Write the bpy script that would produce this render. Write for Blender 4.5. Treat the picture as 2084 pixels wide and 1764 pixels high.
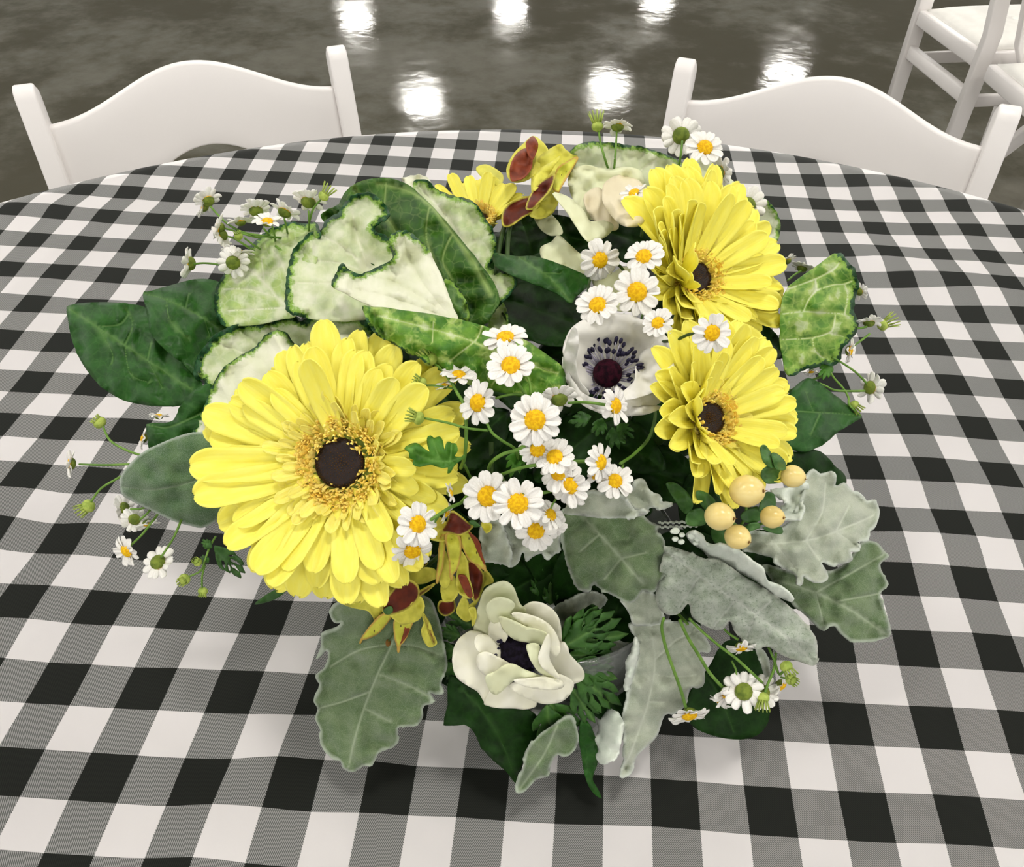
import bpy, bmesh, math, random
import numpy as np
from mathutils import Vector, Matrix
from mathutils.geometry import delaunay_2d_cdt
random.seed(7); rng = np.random.default_rng(7)
for o in list(bpy.data.objects): bpy.data.objects.remove(o)
C = bpy.context.scene.collection
IN = 0.0254
# ------------------------------------------------------------------ camera, world, exposure
FPX, YAW, PIT = 1603.5, 0.0706160, 0.7837807
CAM = np.array([10.5499, -4.7260, 17.0400])           # inches above the table top
cam = bpy.data.objects.new('camera', bpy.data.cameras.new('camera')); C.objects.link(cam)
cam.data.sensor_fit = 'HORIZONTAL'; cam.data.sensor_width = 36; cam.data.lens = 36*FPX/2084
TABLE_Z = 0.762                                       # the table top over the floor, metres
cam.location = Vector(CAM*IN)+Vector((0, 0, TABLE_Z)); cam.rotation_euler = (PIT, 0, YAW); cam.data.clip_start = 0.02; cam.data.clip_end = 200
bpy.context.scene.camera = cam
sc = bpy.context.scene
sc.view_settings.view_transform = 'Standard'; sc.view_settings.look = 'None'
sc.view_settings.gamma = 1; sc.view_settings.use_curve_mapping = False
sc.view_settings.exposure = 1.28
w = bpy.data.worlds.new('hall_light'); sc.world = w; w.use_nodes = True
w.node_tree.nodes['Background'].inputs[0].default_value = (1.0, 0.98, 0.955, 1)
w.node_tree.nodes['Background'].inputs[1].default_value = 0.62
LAMP_POWER = 22.0
cy, sy, cp, sp = math.cos(YAW), math.sin(YAW), math.cos(PIT), math.sin(PIT)
MR = np.array([[cy, -sy*cp, sy*sp], [sy, cy*cp, -cy*sp], [0, sp, cp]])   # camera to world
RIGHT, UP, BACK = MR[:, 0], MR[:, 1], MR[:, 2]

# ------------------------------------------------------------------ maths helpers
def at(x, y, z):
    """world point (inches) seen at photo pixel x, y at height z above the table; arrays allowed"""
    x = np.asarray(x, float); y = np.asarray(y, float); z = np.asarray(z, float)
    d = np.stack(np.broadcast_arrays((x-1042)/FPX, -(y-882)/FPX, -1.0+0*x), -1) @ MR.T
    t = (z-CAM[2])/d[..., 2]
    return CAM + t[..., None]*d
def tps_fit(X, v, lam=0.0):
    X = np.asarray(X, float); v = np.asarray(v, float); n = len(X)
    if n < 4:
        A = np.c_[np.ones(n), X]; c = np.linalg.lstsq(A, v, rcond=None)[0]
        return lambda Q: np.c_[np.ones(len(Q)), Q] @ c
    def U(r2): return r2*np.log(r2+1e-9)
    D = ((X[:, None]-X[None])**2).sum(-1); Pm = np.c_[np.ones(n), X]
    A = np.zeros((n+3, n+3)); A[:n, :n] = U(D)+lam*np.eye(n); A[:n, n:] = Pm; A[n:, :n] = Pm.T
    b = np.zeros((n+3,)+v.shape[1:]); b[:n] = v
    s = np.linalg.solve(A, b)
    def f(Q):
        Q = np.asarray(Q, float); D = ((Q[:, None]-X[None])**2).sum(-1)
        return U(D) @ s[:n] + np.c_[np.ones(len(Q)), Q] @ s[n:]
    return f
DC = [(140,620,6.5),(250,720,6.8),(150,950,5.2),(320,1150,4.6),(400,540,7.5),(430,420,8),(600,480,8.3),(780,380,8.8),(975,400,8.8),(1150,300,9.2),(1250,250,9.5),
 (1400,270,9.3),(1430,350,9),(1590,450,8.4),(1450,560,8.6),(1740,600,7.2),(1800,680,6.6),(1700,800,6.6),(660,940,7.6),(700,680,8.5),(700,1200,5.8),(420,950,6.8),
 (950,820,8.5),(1100,850,8.7),(1100,680,8.8),(1240,760,8.7),(1450,850,8),(1640,850,7),(1300,1000,7.4),(1560,1050,6.5),(1780,1050,5),(1800,1250,3.5),(1650,1330,3.5),
 (1400,1200,5.2),(1050,1050,7.3),(900,1150,6.2),(1050,1300,4.9),(1050,1440,3.7),(1050,1600,1.0),(800,1300,4.2),(700,1560,1.0),(1270,1500,1.8),(1450,1450,2),(1210,1600,.8),
 (650,1300,3.6),(1600,1400,2.6)]
_d = np.array(DC, float); _df = tps_fit(_d[:, :2]/500, _d[:, 2], 0.02)
def dome(x, y):
    q = np.stack([np.atleast_1d(np.asarray(x, float)), np.atleast_1d(np.asarray(y, float))], 1)/500
    return np.clip(_df(q), 0.4, 10.5)
def on(x, y, dz=0.0): return at(x, y, float(dome(x, y)[0])+dz)
def _h(ix, iy, s):
    n = (ix*374761393 + iy*668265263 + s*974634777) & 0xffffffff
    n = ((n ^ (n >> 13))*1274126177) & 0xffffffff
    return ((n ^ (n >> 16)) & 0xffff)/65535.0*2-1
def vnoise(x, y, s=0):
    x = np.asarray(x, float); y = np.asarray(y, float)
    ix = np.floor(x).astype(np.int64); iy = np.floor(y).astype(np.int64); fx = x-ix; fy = y-iy
    fx = fx*fx*(3-2*fx); fy = fy*fy*(3-2*fy)
    a = _h(ix, iy, s)*(1-fx)+_h(ix+1, iy, s)*fx; b = _h(ix, iy+1, s)*(1-fx)+_h(ix+1, iy+1, s)*fx
    return a*(1-fy)+b*fy
def catmull(P, closed, n=6):
    P = np.asarray(P, float); N = len(P); out = []
    rng_ = range(N) if closed else range(N-1)
    for i in rng_:
        if closed: p0, p1, p2, p3 = P[i-1], P[i], P[(i+1) % N], P[(i+2) % N]
        else: p0, p1, p2, p3 = P[max(i-1, 0)], P[i], P[i+1], P[min(i+2, N-1)]
        for k in range(n):
            t = k/n
            out.append(0.5*((2*p1)+(-p0+p2)*t+(2*p0-5*p1+4*p2-p3)*t*t+(-p0+3*p1-3*p2+p3)*t**3))
    if not closed: out.append(P[-1])
    return np.array(out)
def segdist(Q, A, B):
    """distance of points Q to segments A-B, in chunks"""
    if len(A) == 0: return np.full(len(Q), 1e3)
    AB = B-A; L = (AB**2).sum(1)+1e-9; out = np.empty(len(Q))
    for i in range(0, len(Q), 2000):
        q = Q[i:i+2000]
        t = np.clip(((q[:, None]-A[None])*AB[None]).sum(-1)/L, 0, 1)
        d = q[:, None]-(A[None]+t[..., None]*AB[None]); out[i:i+2000] = np.sqrt((d**2).sum(-1).min(1))
    return out
def inside(Q, P):
    x, y = Q[:, 0], Q[:, 1]; r = np.zeros(len(Q), bool); n = len(P)
    for i in range(n):
        x1, y1 = P[i-1]; x2, y2 = P[i]
        c = ((y1 > y) != (y2 > y)) & (x < (x2-x1)*(y-y1)/((y2-y1) if abs(y2-y1) > 1e-9 else 1e-9)+x1)
        r ^= c
    return r

# ------------------------------------------------------------------ object helpers
def link(o, parent=None, name=None):
    C.objects.link(o)
    if parent is not None: o.parent = parent
    return o
def setp(o, label=None, cat=None, group=None, kind=None):
    if label: o['label'] = label
    if cat: o['category'] = cat
    if group: o['group'] = group
    if kind: o['kind'] = kind
    return o
def thing(name, label, cat, loc=(0, 0, 0), group=None):
    """Empty at the thing's base, loc in inches"""
    o = bpy.data.objects.new(name, None); o.location = Vector(np.asarray(loc, float)*IN); o.empty_display_size = .01
    link(o); return setp(o, label, cat, group)
def meshobj(name, V, F, mat, parent=None, smooth=True, attrs=None, uv=None):
    """V in inches, world coordinates; the origin is moved to the parent's location"""
    V = np.asarray(V, float)*IN
    off = np.array(parent_loc(parent)) if parent is not None else V.mean(0)
    me = bpy.data.meshes.new(name); me.from_pydata((V-off).tolist(), [], [tuple(f) for f in F]); me.materials.append(mat)
    if smooth: me.polygons.foreach_set('use_smooth', [True]*len(me.polygons))
    if attrs:
        for k, a in attrs.items():
            at_ = me.attributes.new(k, 'FLOAT', 'POINT'); at_.data.foreach_set('value', np.asarray(a, np.float32))
    if uv is not None:
        l = me.uv_layers.new(name='UVMap'); idx = np.empty(len(me.loops), int); me.loops.foreach_get('vertex_index', idx)
        l.data.foreach_set('uv', np.asarray(uv, np.float32)[idx].ravel())
    me.update()
    o = bpy.data.objects.new(name, me)
    if parent is None: o.location = off
    return link(o, parent)
def parent_loc(p):
    v = Vector((0, 0, 0))
    while p is not None: v = v+Vector(p.location); p = p.parent
    return v
def thicken(V, F, t):
    """closed sheet of thickness t (inches) from a surface"""
    V = np.asarray(V, float); N = np.zeros_like(V); F3 = [f for f in F]
    for f in F3:
        a, b, c = V[f[0]], V[f[1]], V[f[2]]; n = np.cross(b-a, c-a)
        for i in f: N[i] += n
    N /= (np.linalg.norm(N, axis=1)[:, None]+1e-12); n = len(V)
    V2 = np.vstack([V, V-N*t]); E = {}
    for f in F3:
        for i in range(len(f)):
            a, b = f[i], f[(i+1) % len(f)]; E[(a, b)] = 1
    side = [(b, a, a+n, b+n) for (a, b) in E if (b, a) not in E]
    return V2, [tuple(f) for f in F3]+[tuple(i+n for i in reversed(f)) for f in F3]+side
def thicken_fast(V, F, t):
    V = np.asarray(V, float); F = np.asarray(F); N = np.zeros_like(V)
    nn = np.cross(V[F[:, 1]]-V[F[:, 0]], V[F[:, 2]]-V[F[:, 0]])
    for k in range(3): np.add.at(N, F[:, k], nn)
    N /= (np.linalg.norm(N, axis=1)[:, None]+1e-12); n = len(V)
    E = set()
    for k in range(3): E.update(zip(F[:, k].tolist(), F[:, (k+1) % 3].tolist()))
    side = [(b, a, a+n, b+n) for (a, b) in E if (b, a) not in E]
    return np.vstack([V, V-N*t]), F.tolist()+(F[:, ::-1]+n).tolist()+side
def tube(P, r0, r1=None, n=6, steps=5):
    P = np.asarray(P, float); Q = catmull(P, False, steps) if len(P) > 2 else P
    r1 = r0 if r1 is None else r1; V = []; F = []; m = len(Q)
    T = np.gradient(Q, axis=0); T /= np.linalg.norm(T, axis=1)[:, None]+1e-12
    a = np.array([0.3, 0.5, 0.8]); 
    for i in range(m):
        u = np.cross(T[i], a); u /= np.linalg.norm(u)+1e-12; v = np.cross(T[i], u); r = r0+(r1-r0)*i/(m-1)
        for k in range(n):
            c = 2*math.pi*k/n; V.append(Q[i]+r*(math.cos(c)*u+math.sin(c)*v))
    for i in range(m-1):
        for k in range(n): F.append((i*n+k, i*n+(k+1) % n, (i+1)*n+(k+1) % n, (i+1)*n+k))
    F.append(tuple(range(n-1, -1, -1))); F.append(tuple((m-1)*n+k for k in range(n)))
    return V, F
def join(parts):
    V = []; F = []
    for v, f in parts:
        o = len(V); V += [tuple(q) for q in v]; F += [tuple(i+o for i in g) for g in f]
    return V, F
def lathe(prof, n=24, c=(0, 0, 0), ax=None):
    """prof list of (r, h)"""
    V = []; F = []
    if ax is None: X, Y, Z = np.eye(3)
    else: X, Y, Z = ax
    for r, h in prof:
        for k in range(n):
            a = 2*math.pi*k/n; V.append(np.asarray(c)+r*math.cos(a)*X+r*math.sin(a)*Y+h*Z)
    for i in range(len(prof)-1):
        for k in range(n): F.append((i*n+k, i*n+(k+1) % n, (i+1)*n+(k+1) % n, (i+1)*n+k))
    if prof[0][0] > 0: F.append(tuple(range(n-1, -1, -1)))
    if prof[-1][0] > 0: F.append(tuple((len(prof)-1)*n+k for k in range(n)))
    return V, F
def frame_of(n):
    n = np.asarray(n, float); n = n/np.linalg.norm(n)
    x = np.cross(UP, n); 
    if np.linalg.norm(x) < .2: x = np.cross(RIGHT, n)
    x /= np.linalg.norm(x); return x, np.cross(n, x), n
def screen_n(nx, ny, nz): return nx*RIGHT+ny*UP+nz*BACK

# ------------------------------------------------------------------ materials
def s2l(c):
    return tuple((x/255/12.92 if x/255 <= .04045 else ((x/255+.055)/1.055)**2.4) for x in c)+(1,)
class NT:
    def __init__(s, name):
        s.m = bpy.data.materials.new(name); s.m.use_nodes = True; s.t = s.m.node_tree; s.b = s.t.nodes['Principled BSDF']; s.out = s.t.nodes['Material Output']
    def n(s, ty, **kw):
        x = s.t.nodes.new(ty)
        for k, v in kw.items():
            if k == 'i':
                for kk, vv in v.items():
                    if hasattr(vv, 'node') or isinstance(vv, bpy.types.NodeSocket): s.t.links.new(vv, x.inputs[kk])
                    else: x.inputs[kk].default_value = vv
            else: setattr(x, k, v)
        return x
    def math(s, op, a, b=0.0, c=0.0, clamp=False):
        x = s.n('ShaderNodeMath', operation=op, use_clamp=clamp, i={0: a, 1: b, 2: c}); return x.outputs[0]
    def mix(s, f, a, b, mode='MIX'):
        x = s.n('ShaderNodeMix', data_type='RGBA', blend_type=mode)
        for k, v in ((0, f), (6, a), (7, b)):
            if isinstance(v, bpy.types.NodeSocket): s.t.links.new(v, x.inputs[k])
            else: x.inputs[k].default_value = v
        return x.outputs[2]
    def ss(s, v, a, b):
        x = s.n('ShaderNodeMapRange', interpolation_type='SMOOTHSTEP', i={0: v, 1: a, 2: b}); return x.outputs[0]
    def noise(s, vec, scale, detail=3, rough=.5):
        x = s.n('ShaderNodeTexNoise', i={'Scale': scale, 'Detail': detail, 'Roughness': rough})
        if vec is not None: s.t.links.new(vec, x.inputs['Vector'])
        return x.outputs['Fac']
    def attr(s, name): return s.n('ShaderNodeAttribute', attribute_name=name).outputs['Fac']
    def uv(s): return s.n('ShaderNodeUVMap', uv_map='UVMap').outputs[0]
    def obj(s): return s.n('ShaderNodeTexCoord').outputs['Object']
    def done(s, col, rough=.5, spec=.4, bump=None, bd=.001, bs=.3, trans=0.0, tcol=None, sheen=0, coat=0):
        b = s.b
        def put(k, v):
            if isinstance(v, bpy.types.NodeSocket): s.t.links.new(v, b.inputs[k])
            else: b.inputs[k].default_value = v
        put('Base Color', col); put('Roughness', rough); put('Specular IOR Level', spec)
        if sheen: put('Sheen Weight', sheen)
        if coat: put('Coat Weight', coat); put('Coat Roughness', .1)
        if bump is not None:
            x = s.n('ShaderNodeBump', i={'Strength': bs, 'Distance': bd, 'Height': bump}); s.t.links.new(x.outputs[0], b.inputs['Normal'])
        if trans:
            tr = s.n('ShaderNodeBsdfTranslucent'); tc = tcol if tcol is not None else col
            if isinstance(tc, bpy.types.NodeSocket): s.t.links.new(tc, tr.inputs[0])
            else: tr.inputs[0].default_value = tc
            mx = s.n('ShaderNodeMixShader', i={0: trans}); s.t.links.new(b.outputs[0], mx.inputs[1]); s.t.links.new(tr.outputs[0], mx.inputs[2])
            s.t.links.new(mx.outputs[0], s.out.inputs[0])
        return s.m
def plain(name, c, rough=.5, spec=.4, var=.12, scale=40, trans=0., c2=None, bump=.0, sheen=0):
    t = NT(name); o = t.obj(); nz = t.noise(o, scale)
    c1 = s2l(c); cc = s2l(c2) if c2 else tuple(x*(1-var) for x in c1[:3])+(1,)
    col = t.mix(t.ss(nz, .35, .65), c1, cc)
    return t.done(col, rough, spec, bump=(t.noise(o, scale*6) if bump else None), bs=bump, bd=.0005, trans=trans, sheen=sheen)
# ------------------------------------------------------------------ the hall: floor, ceiling, lamps
GRID = '''0,1,42,1622;1,1,140,1629;2,1,238,1635;3,1,339,1641;4,1,433,1636;5,1,534,1643;0,2,93,1526;1,2,188,1532;2,2,283,1538;3,2,378,1543;4,2,473,1545;5,2,566,1538;-1,3,52,1431;0,3,143,1436;1,3,233,1442;2,3,324,1446;3,3,417,1451;4,3,507,1454;5,3,598,1455;-2,4,12,1340;-1,4,101,1349;0,4,188,1353;1,4,275,1359;2,4,363,1360;3,4,452,1364;4,4,539,1366;5,4,628,1372;0,5,230,1273;1,5,316,1278;2,5,400,1285;3,5,487,1290;4,5,571,1294;5,5,653,1295;1,0,91,1736;2,0,193,1742;3,0,296,1747;4,0,393,1744;5,0,501,1757;6,1,634,1653;7,1,732,1654;8,1,832,1660;9,1,929,1663;10,1,1028,1671;11,1,1129,1677;12,1,1228,1680;13,1,1327,1682;14,1,1426,1690;15,1,1527,1699;16,1,1625,1705;17,1,1725,1711;18,1,1824,1716;19,1,1925,1718;20,1,2022,1724;6,2,661,1547;7,2,753,1548;8,2,849,1560;9,2,944,1563;11,2,1134,1573;12,2,1229,1578;13,2,1325,1585;14,2,1419,1591;15,2,1514,1599;16,2,1610,1605;17,2,1705,1610;18,2,1802,1614;19,2,1898,1617;20,2,1994,1623;14,3,1412,1500;15,3,1504,1503;16,3,1596,1509;17,3,1688,1514;18,3,1780,1519;19,3,1873,1523;20,3,1962,1528;21,3,2056,1534;16,4,1584,1424;17,4,1673,1428;18,4,1761,1433;19,4,1850,1437;20,4,1939,1440;21,4,2029,1445;17,5,1661,1347;18,5,1743,1350;19,5,1830,1355;20,5,1914,1360;21,5,2001,1364;19,6,1814,1282;20,6,1894,1285;21,6,1979,1288;22,6,2059,1295;20,7,1872,1214;21,7,1954,1218;22,7,2031,1225;20,8,1856,1146;21,8,1933,1152;22,8,2008,1158;20,9,1838,1081;21,9,1914,1084;22,9,1987,1090;23,9,2062,1098;20,10,1821,1034;21,10,1893,1037;22,10,1965,1041;23,10,2039,1044;20,11,1802,976;21,11,1874,979;22,11,1944,982;23,11,2016,987;20,12,1785,929;21,12,1854,930;22,12,1923,934;23,12,1991,940;20,13,1767,883;21,13,1833,884;22,13,1900,886;23,13,1967,892;24,13,2031,897;21,14,1816,842;22,14,1881,843;23,14,1945,846;24,14,2009,851;21,15,1796,800;22,15,1859,799;23,15,1922,802;24,15,1982,806;25,15,2043,811;21,16,1779,761;22,16,1840,761;23,16,1901,762;24,16,1960,765;25,16,2023,771;21,17,1762,722;22,17,1821,722;23,17,1881,723;24,17,1940,726;25,17,2000,731;26,17,2058,734;22,18,1805,688;23,18,1865,688;24,18,1921,690;25,18,1979,694;26,18,2036,696;23,19,1846,653;24,19,1903,654;25,19,1959,657;26,19,2015,659;23,20,1831,622;24,20,1886,622;25,20,1942,623;26,20,1999,623;27,20,2053,624;23,21,1816,587;24,21,1869,586;25,21,1925,584;26,21,1980,582;27,21,2033,585;23,22,1804,554;24,22,1858,552;25,22,1911,552;26,22,1962,555;27,22,2016,560;23,23,1793,520;24,23,1840,523;25,23,1893,528;26,23,1941,530;27,23,1995,532;23,24,1779,499;24,24,1830,503;25,24,1878,506;26,24,1928,507;27,24,1978,508;28,24,2030,512;23,25,1764,476;24,25,1813,479;25,25,1862,479;26,25,1912,480;27,25,1961,479;28,25,2010,482;23,26,1755,452;24,26,1801,453;25,26,1851,455;26,26,1898,455;27,26,1948,456;28,26,1996,456;23,27,1745,430;24,27,1790,430;25,27,1836,432;26,27,1884,432;27,27,1931,431;28,27,1979,432;29,27,2030,432;23,28,1735,408;24,28,1779,408;25,28,1828,407;26,28,1873,407;27,28,1921,407;28,28,1967,406;23,29,1726,381;24,29,1769,380;25,29,1815,380;26,29,1860,382;-1,5,146,1269;-2,5,59,1259;0,6,268,1208;-1,6,188,1201;-2,6,103,1192;-3,6,22,1189;1,6,353,1211;-2,7,147,1129;-1,7,228,1136;-3,7,72,1127;-2,8,183,1064;-3,8,112,1067;-4,8,33,1053;0,8,338,1078;-4,9,73,995;-3,9,149,1006;-2,9,219,1003;-4,10,109,947;-5,10,37,940;-3,10,181,950;-2,10,251,957;-4,11,143,897;-5,11,78,893;-6,11,7,888;-3,11,214,898;-4,12,178,851;-5,12,115,848;-6,12,45,842;-3,12,245,851;-4,13,216,809;-5,13,147,803;-6,13,82,801;-7,13,19,798;-5,14,180,762;-6,14,112,759;-7,14,54,755;-6,15,144,718;-7,15,83,716;-8,15,22,712;-7,16,113,678;-8,16,51,674;-7,17,139,639;-8,17,82,637;-9,17,25,634;-7,18,161,609;-8,18,107,604;-9,18,54,601;-6,19,248,578;-7,19,193,574;-8,19,134,570;-9,19,82,565;-10,19,30,564;-6,20,265,547;-7,20,215,544;-8,20,159,541;-9,20,107,538;-10,20,52,535;-6,21,292,517;-7,21,239,514;-8,21,187,511;-9,21,135,508;-10,21,82,503;-11,21,33,502;-6,22,309,491;-7,22,259,487;-8,22,207,484;-9,22,158,480;-10,22,106,477;-11,22,58,473;-6,23,333,462;-7,23,283,459;-8,23,231,456;-9,23,184,451;-10,23,134,448;-11,23,85,444;-6,24,350,437;-7,24,302,434;-8,24,251,430;-9,24,204,426;-10,24,154,421;-11,24,105,415;-6,25,371,413;-7,25,327,411;-8,25,278,406;-9,25,229,404;-10,25,183,399;-11,25,136,396;-6,26,387,388;-7,26,341,386;-8,26,293,381;-9,26,246,378'''
FLOOR_Z, CEIL_Z = -30.0, 285.0
def box(x0, x1, y0, y1, z0, z1):
    V = [(x, y, z) for z in (z0, z1) for y in (y0, y1) for x in (x0, x1)]
    return V, [(0, 2, 3, 1), (4, 5, 7, 6), (0, 1, 5, 4), (2, 6, 7, 3), (0, 4, 6, 2), (1, 3, 7, 5)]
def floor_mat():
    t = NT('polished_concrete'); o = t.obj()
    a = t.noise(o, .7, 5, .6); b = t.noise(o, 3.2, 6, .65); c = t.noise(o, 14, 4, .6)
    k = t.math('ADD', t.math('MULTIPLY', a, .55), t.math('MULTIPLY', b, .45))
    col = t.mix(t.ss(k, .43, .57), s2l((134, 130, 114)), s2l((180, 177, 164)))
    col = t.mix(t.math('MULTIPLY', t.ss(c, .3, .8), .35), col, s2l((128, 122, 104)))
    # hairline saw cuts with pale filler
    mp = t.n('ShaderNodeMapping', i={0: o, 'Rotation': (0, 0, .12)}); sx = t.n('ShaderNodeSeparateXYZ', i={0: mp.outputs[0]})
    wob = t.math('MULTIPLY', t.math('SUBTRACT', t.noise(o, 5, 3), .5), .05)
    l1 = t.math('ABSOLUTE', t.math('SUBTRACT', t.math('ADD', sx.outputs[1], wob), 3.08))
    l2 = t.math('ABSOLUTE', t.math('SUBTRACT', t.math('ADD', sx.outputs[1], wob), 4.02))
    mp2 = t.n('ShaderNodeMapping', i={0: o, 'Rotation': (0, 0, 1.02)}); sx2 = t.n('ShaderNodeSeparateXYZ', i={0: mp2.outputs[0]})
    l3 = t.math('ABSOLUTE', t.math('SUBTRACT', t.math('ADD', sx2.outputs[1], t.math('MULTIPLY', wob, 4)), 1.72))
    lm = t.math('MAXIMUM', t.math('SUBTRACT', 1, t.ss(t.math('MINIMUM', l1, l2), .0, .012)), t.math('MULTIPLY', t.math('SUBTRACT', 1, t.ss(l3, .03, .06)), .5))
    lm = t.math('MULTIPLY', lm, t.math('MULTIPLY', t.ss(b, .3, .7), .9))
    col = t.mix(lm, col, s2l((190, 186, 172)))
    rg = t.math('ADD', t.math('MULTIPLY', t.ss(b, .3, .7), .07), .05)
    return t.done(col, rg, .42, bump=t.math('ADD', t.noise(o, 9, 3), t.math('MULTIPLY', c, .3)), bd=.004, bs=.16)
V, F = box(-1400, 1400, -900, 1900, FLOOR_Z-4, FLOOR_Z)
fl = meshobj('floor', V, F, floor_mat(), smooth=False); fl['kind'] = 'structure'
V, F = box(-1400, 1400, -900, 1900, CEIL_Z+24, CEIL_Z+30)
ce = meshobj('ceiling', V, F, plain('painted_deck', (120, 120, 114), .8, .1), smooth=False); ce['kind'] = 'structure'
lamp_em = NT('lamp_diffuser'); e = lamp_em.n('ShaderNodeEmission', i={0: (1.0, .965, .90, 1), 1: LAMP_POWER}); lamp_em.t.links.new(e.outputs[0], lamp_em.out.inputs[0])
lamp_em = lamp_em.m; lamp_metal = plain('lamp_housing', (200, 200, 198), .4, .5)
def make_lamp():
    r = thing('ceiling_lamp', '', 'lamp')
    V, F = lathe([(0, 5), (26, 5), (29, 2), (29, 0), (26.5, 0), (26.5, 1)], 4); meshobj('housing', V, F, lamp_metal, r, False)
    V, F = lathe([(0, .6), (26.5, .6)], 4); meshobj('diffuser', V, [tuple(reversed(f)) for f in F], lamp_em, r, False)
    V, F = join([tube([(0, 0, 5), (0, 0, 24)], .4), lathe([(0, 24), (3, 24)], 12)]); meshobj('hanger', V, F, lamp_metal, r)
    return r
L0 = np.array([-152.0, 873.0])*1.0; LA = np.array([208.6, 51.0]); LB = np.array([-134.0, 271.6])
lamp0 = None
for n in range(-5, 3):
    for m in range(-6, 7):
        q = L0+m*LA+n*LB
        if not (-800 < q[0] < 850 and -560 < q[1] < 1300): continue
        if q[1] > 600 and (q[0] < -340 or q[0] > 350 or (q[0] > 300 and q[1] > 1100)): continue
        if lamp0 is None:
            lamp0 = r = make_lamp()
        else:
            r = lamp0.copy(); C.objects.link(r)
            for ch in lamp0.children:
                c_ = ch.copy(); C.objects.link(c_); c_.parent = r
        r.location = Vector((q[0]*IN, q[1]*IN, CEIL_Z*IN)); r.rotation_euler = (0, 0, math.radians(45+38))
        setp(r, 'square white high-bay lamp under the hall ceiling, mirrored in the floor', 'lamp', 'high-bay lamps of the hall')

# ------------------------------------------------------------------ table and cloth
TC, TR = np.array([9.83, -2.06]), 36.0
wood = plain('table_board', (170, 140, 100), .6, .3); tmetal = plain('table_metal', (120, 120, 118), .35, .6)
tb = thing('round_table', 'round folding banquet table hidden under the checked cloth', 'table', (TC[0], TC[1], FLOOR_Z))
V, F = lathe([(0, -1.1), (TR-.4, -1.1), (TR-.2, -.9), (TR-.2, -.3), (TR-.4, -.14), (0, -.14)], 72, (TC[0], TC[1], 0)); meshobj('tabletop', V, F, wood, tb)
for sx in (-1, 1):
    for s2 in (-1, 1):
        x = TC[0]+sx*20; y = TC[1]+s2*12
        V, F = join([tube([(x, y, -1.1), (x, y, -29.6)], .6, n=10), lathe([(.85, -30), (.85, -29.2), (.6, -29)], 10, (x, y, 0))]); meshobj('leg', V, F, tmetal, tb)
    V, F = tube([(TC[0]+sx*20, TC[1]-12, -12), (TC[0]+sx*20, TC[1]+12, -12)], .5, n=8); meshobj('crossbar', V, F, tmetal, tb)
def cloth_mat():
    t = NT('buffalo_check'); uv = t.uv(); s = t.n('ShaderNodeSeparateXYZ', i={0: uv})
    u, v = s.outputs[0], s.outputs[1]
    # thread zigzag of one thread along the borders
    zz = t.math('MULTIPLY', t.math('PINGPONG', t.math('MULTIPLY', v, 22), .5), .03)
    a = t.math('GREATER_THAN', t.math('FLOORED_MODULO', t.math('ADD', u, zz), 2.0), 1.0)
    b = t.math('GREATER_THAN', t.math('FLOORED_MODULO', v, 2.0), 1.0)
    su = t.math('ADD', a, b)                                   # 0 white, 1 grey, 2 black
    tw = t.math('PINGPONG', t.math('ADD', t.math('MULTIPLY', u, 25), t.math('MULTIPLY', v, 21)), .5)
    tw = t.ss(tw, .12, .38); sl = t.noise(uv, 9, 4, .7)
    slub = t.math('MULTIPLY', t.ss(sl, .6, .75), .25)
    grey = t.mix(tw, (.095, .10, .095, 1), (.385, .38, .375, 1)); grey = t.mix(slub, grey, (.08, .08, .08, 1))
    white = (.80, .77, .77, 1); black = t.mix(tw, (.008, .009, .0075, 1), (.015, .017, .013, 1))
    c = t.mix(t.math('GREATER_THAN', su, .5), white, grey); c = t.mix(t.math('GREATER_THAN', su, 1.5), c, black)
    return t.done(c, .6, .15)
g = np.array([[float(q) for q in r.split(',')] for r in GRID.split(';')])
W0 = at(g[:, 2], g[:, 3], 0.0)[:, :2]
disp = tps_fit(W0/20, g[:, :2]-W0, 0.0006)
def ripple(x, y):
    return 0.0*x                     # the weave wavers, the cloth itself lies smooth on the board
NR, NTH, ND = 120, 420, 26
V = [(TC[0], TC[1], .02)]; UVr = [(TC[0], TC[1])]
for i in range(1, NR+ND+1):
    for k in range(NTH):
        a = 2*math.pi*k/NTH; ca, sa = math.cos(a), math.sin(a)
        if i <= NR:
            r = (TR+.1)*i/NR; h = 0.0; rr = r; ed = max(0, (r-(TR-.8))/.9); h = -.28*ed*ed
        else:
            d = (i-NR)/ND*9.5; fold = math.sin(a*22+1.3*math.sin(a*5))*.9*(d/13)**.8+.5*math.sin(a*9)*(d/13)
            rr = TR+.1+.35*min(1, d)+fold+.6*d/13; h = -.28-d; r = TR+.1+d
        V.append((TC[0]+rr*ca, TC[1]+rr*sa, h)); UVr.append((TC[0]+r*ca, TC[1]+r*sa))
F = [(0, 1+k, 1+(k+1) % NTH) for k in range(NTH)]
for i in range(NR+ND-1):
    for k in range(NTH):
        a = 1+i*NTH+k; b = 1+i*NTH+(k+1) % NTH; F.append((a, a+NTH, b+NTH, b))
V = np.array(V); UVr = np.array(UVr)
rad = np.hypot(V[:, 0]-TC[0], V[:, 1]-TC[1])
V[:, 2] += (ripple(V[:, 0], V[:, 1])*np.clip((V[:, 1]-7)/16, 0, 1)+.02)*(V[:, 2] > -.5)
near = np.clip(1-np.maximum(0, np.hypot(UVr[:, 0]-9, UVr[:, 1]-13)-26)/14, 0, 1)
D = np.empty((len(V), 2)); 
for i in range(0, len(V), 4000): D[i:i+4000] = disp(UVr[i:i+4000]/20)
inb = (UVr[:, 1] > -9) & (UVr[:, 1] < 42)
D = np.clip(D, -2, 2)*near[:, None]
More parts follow.
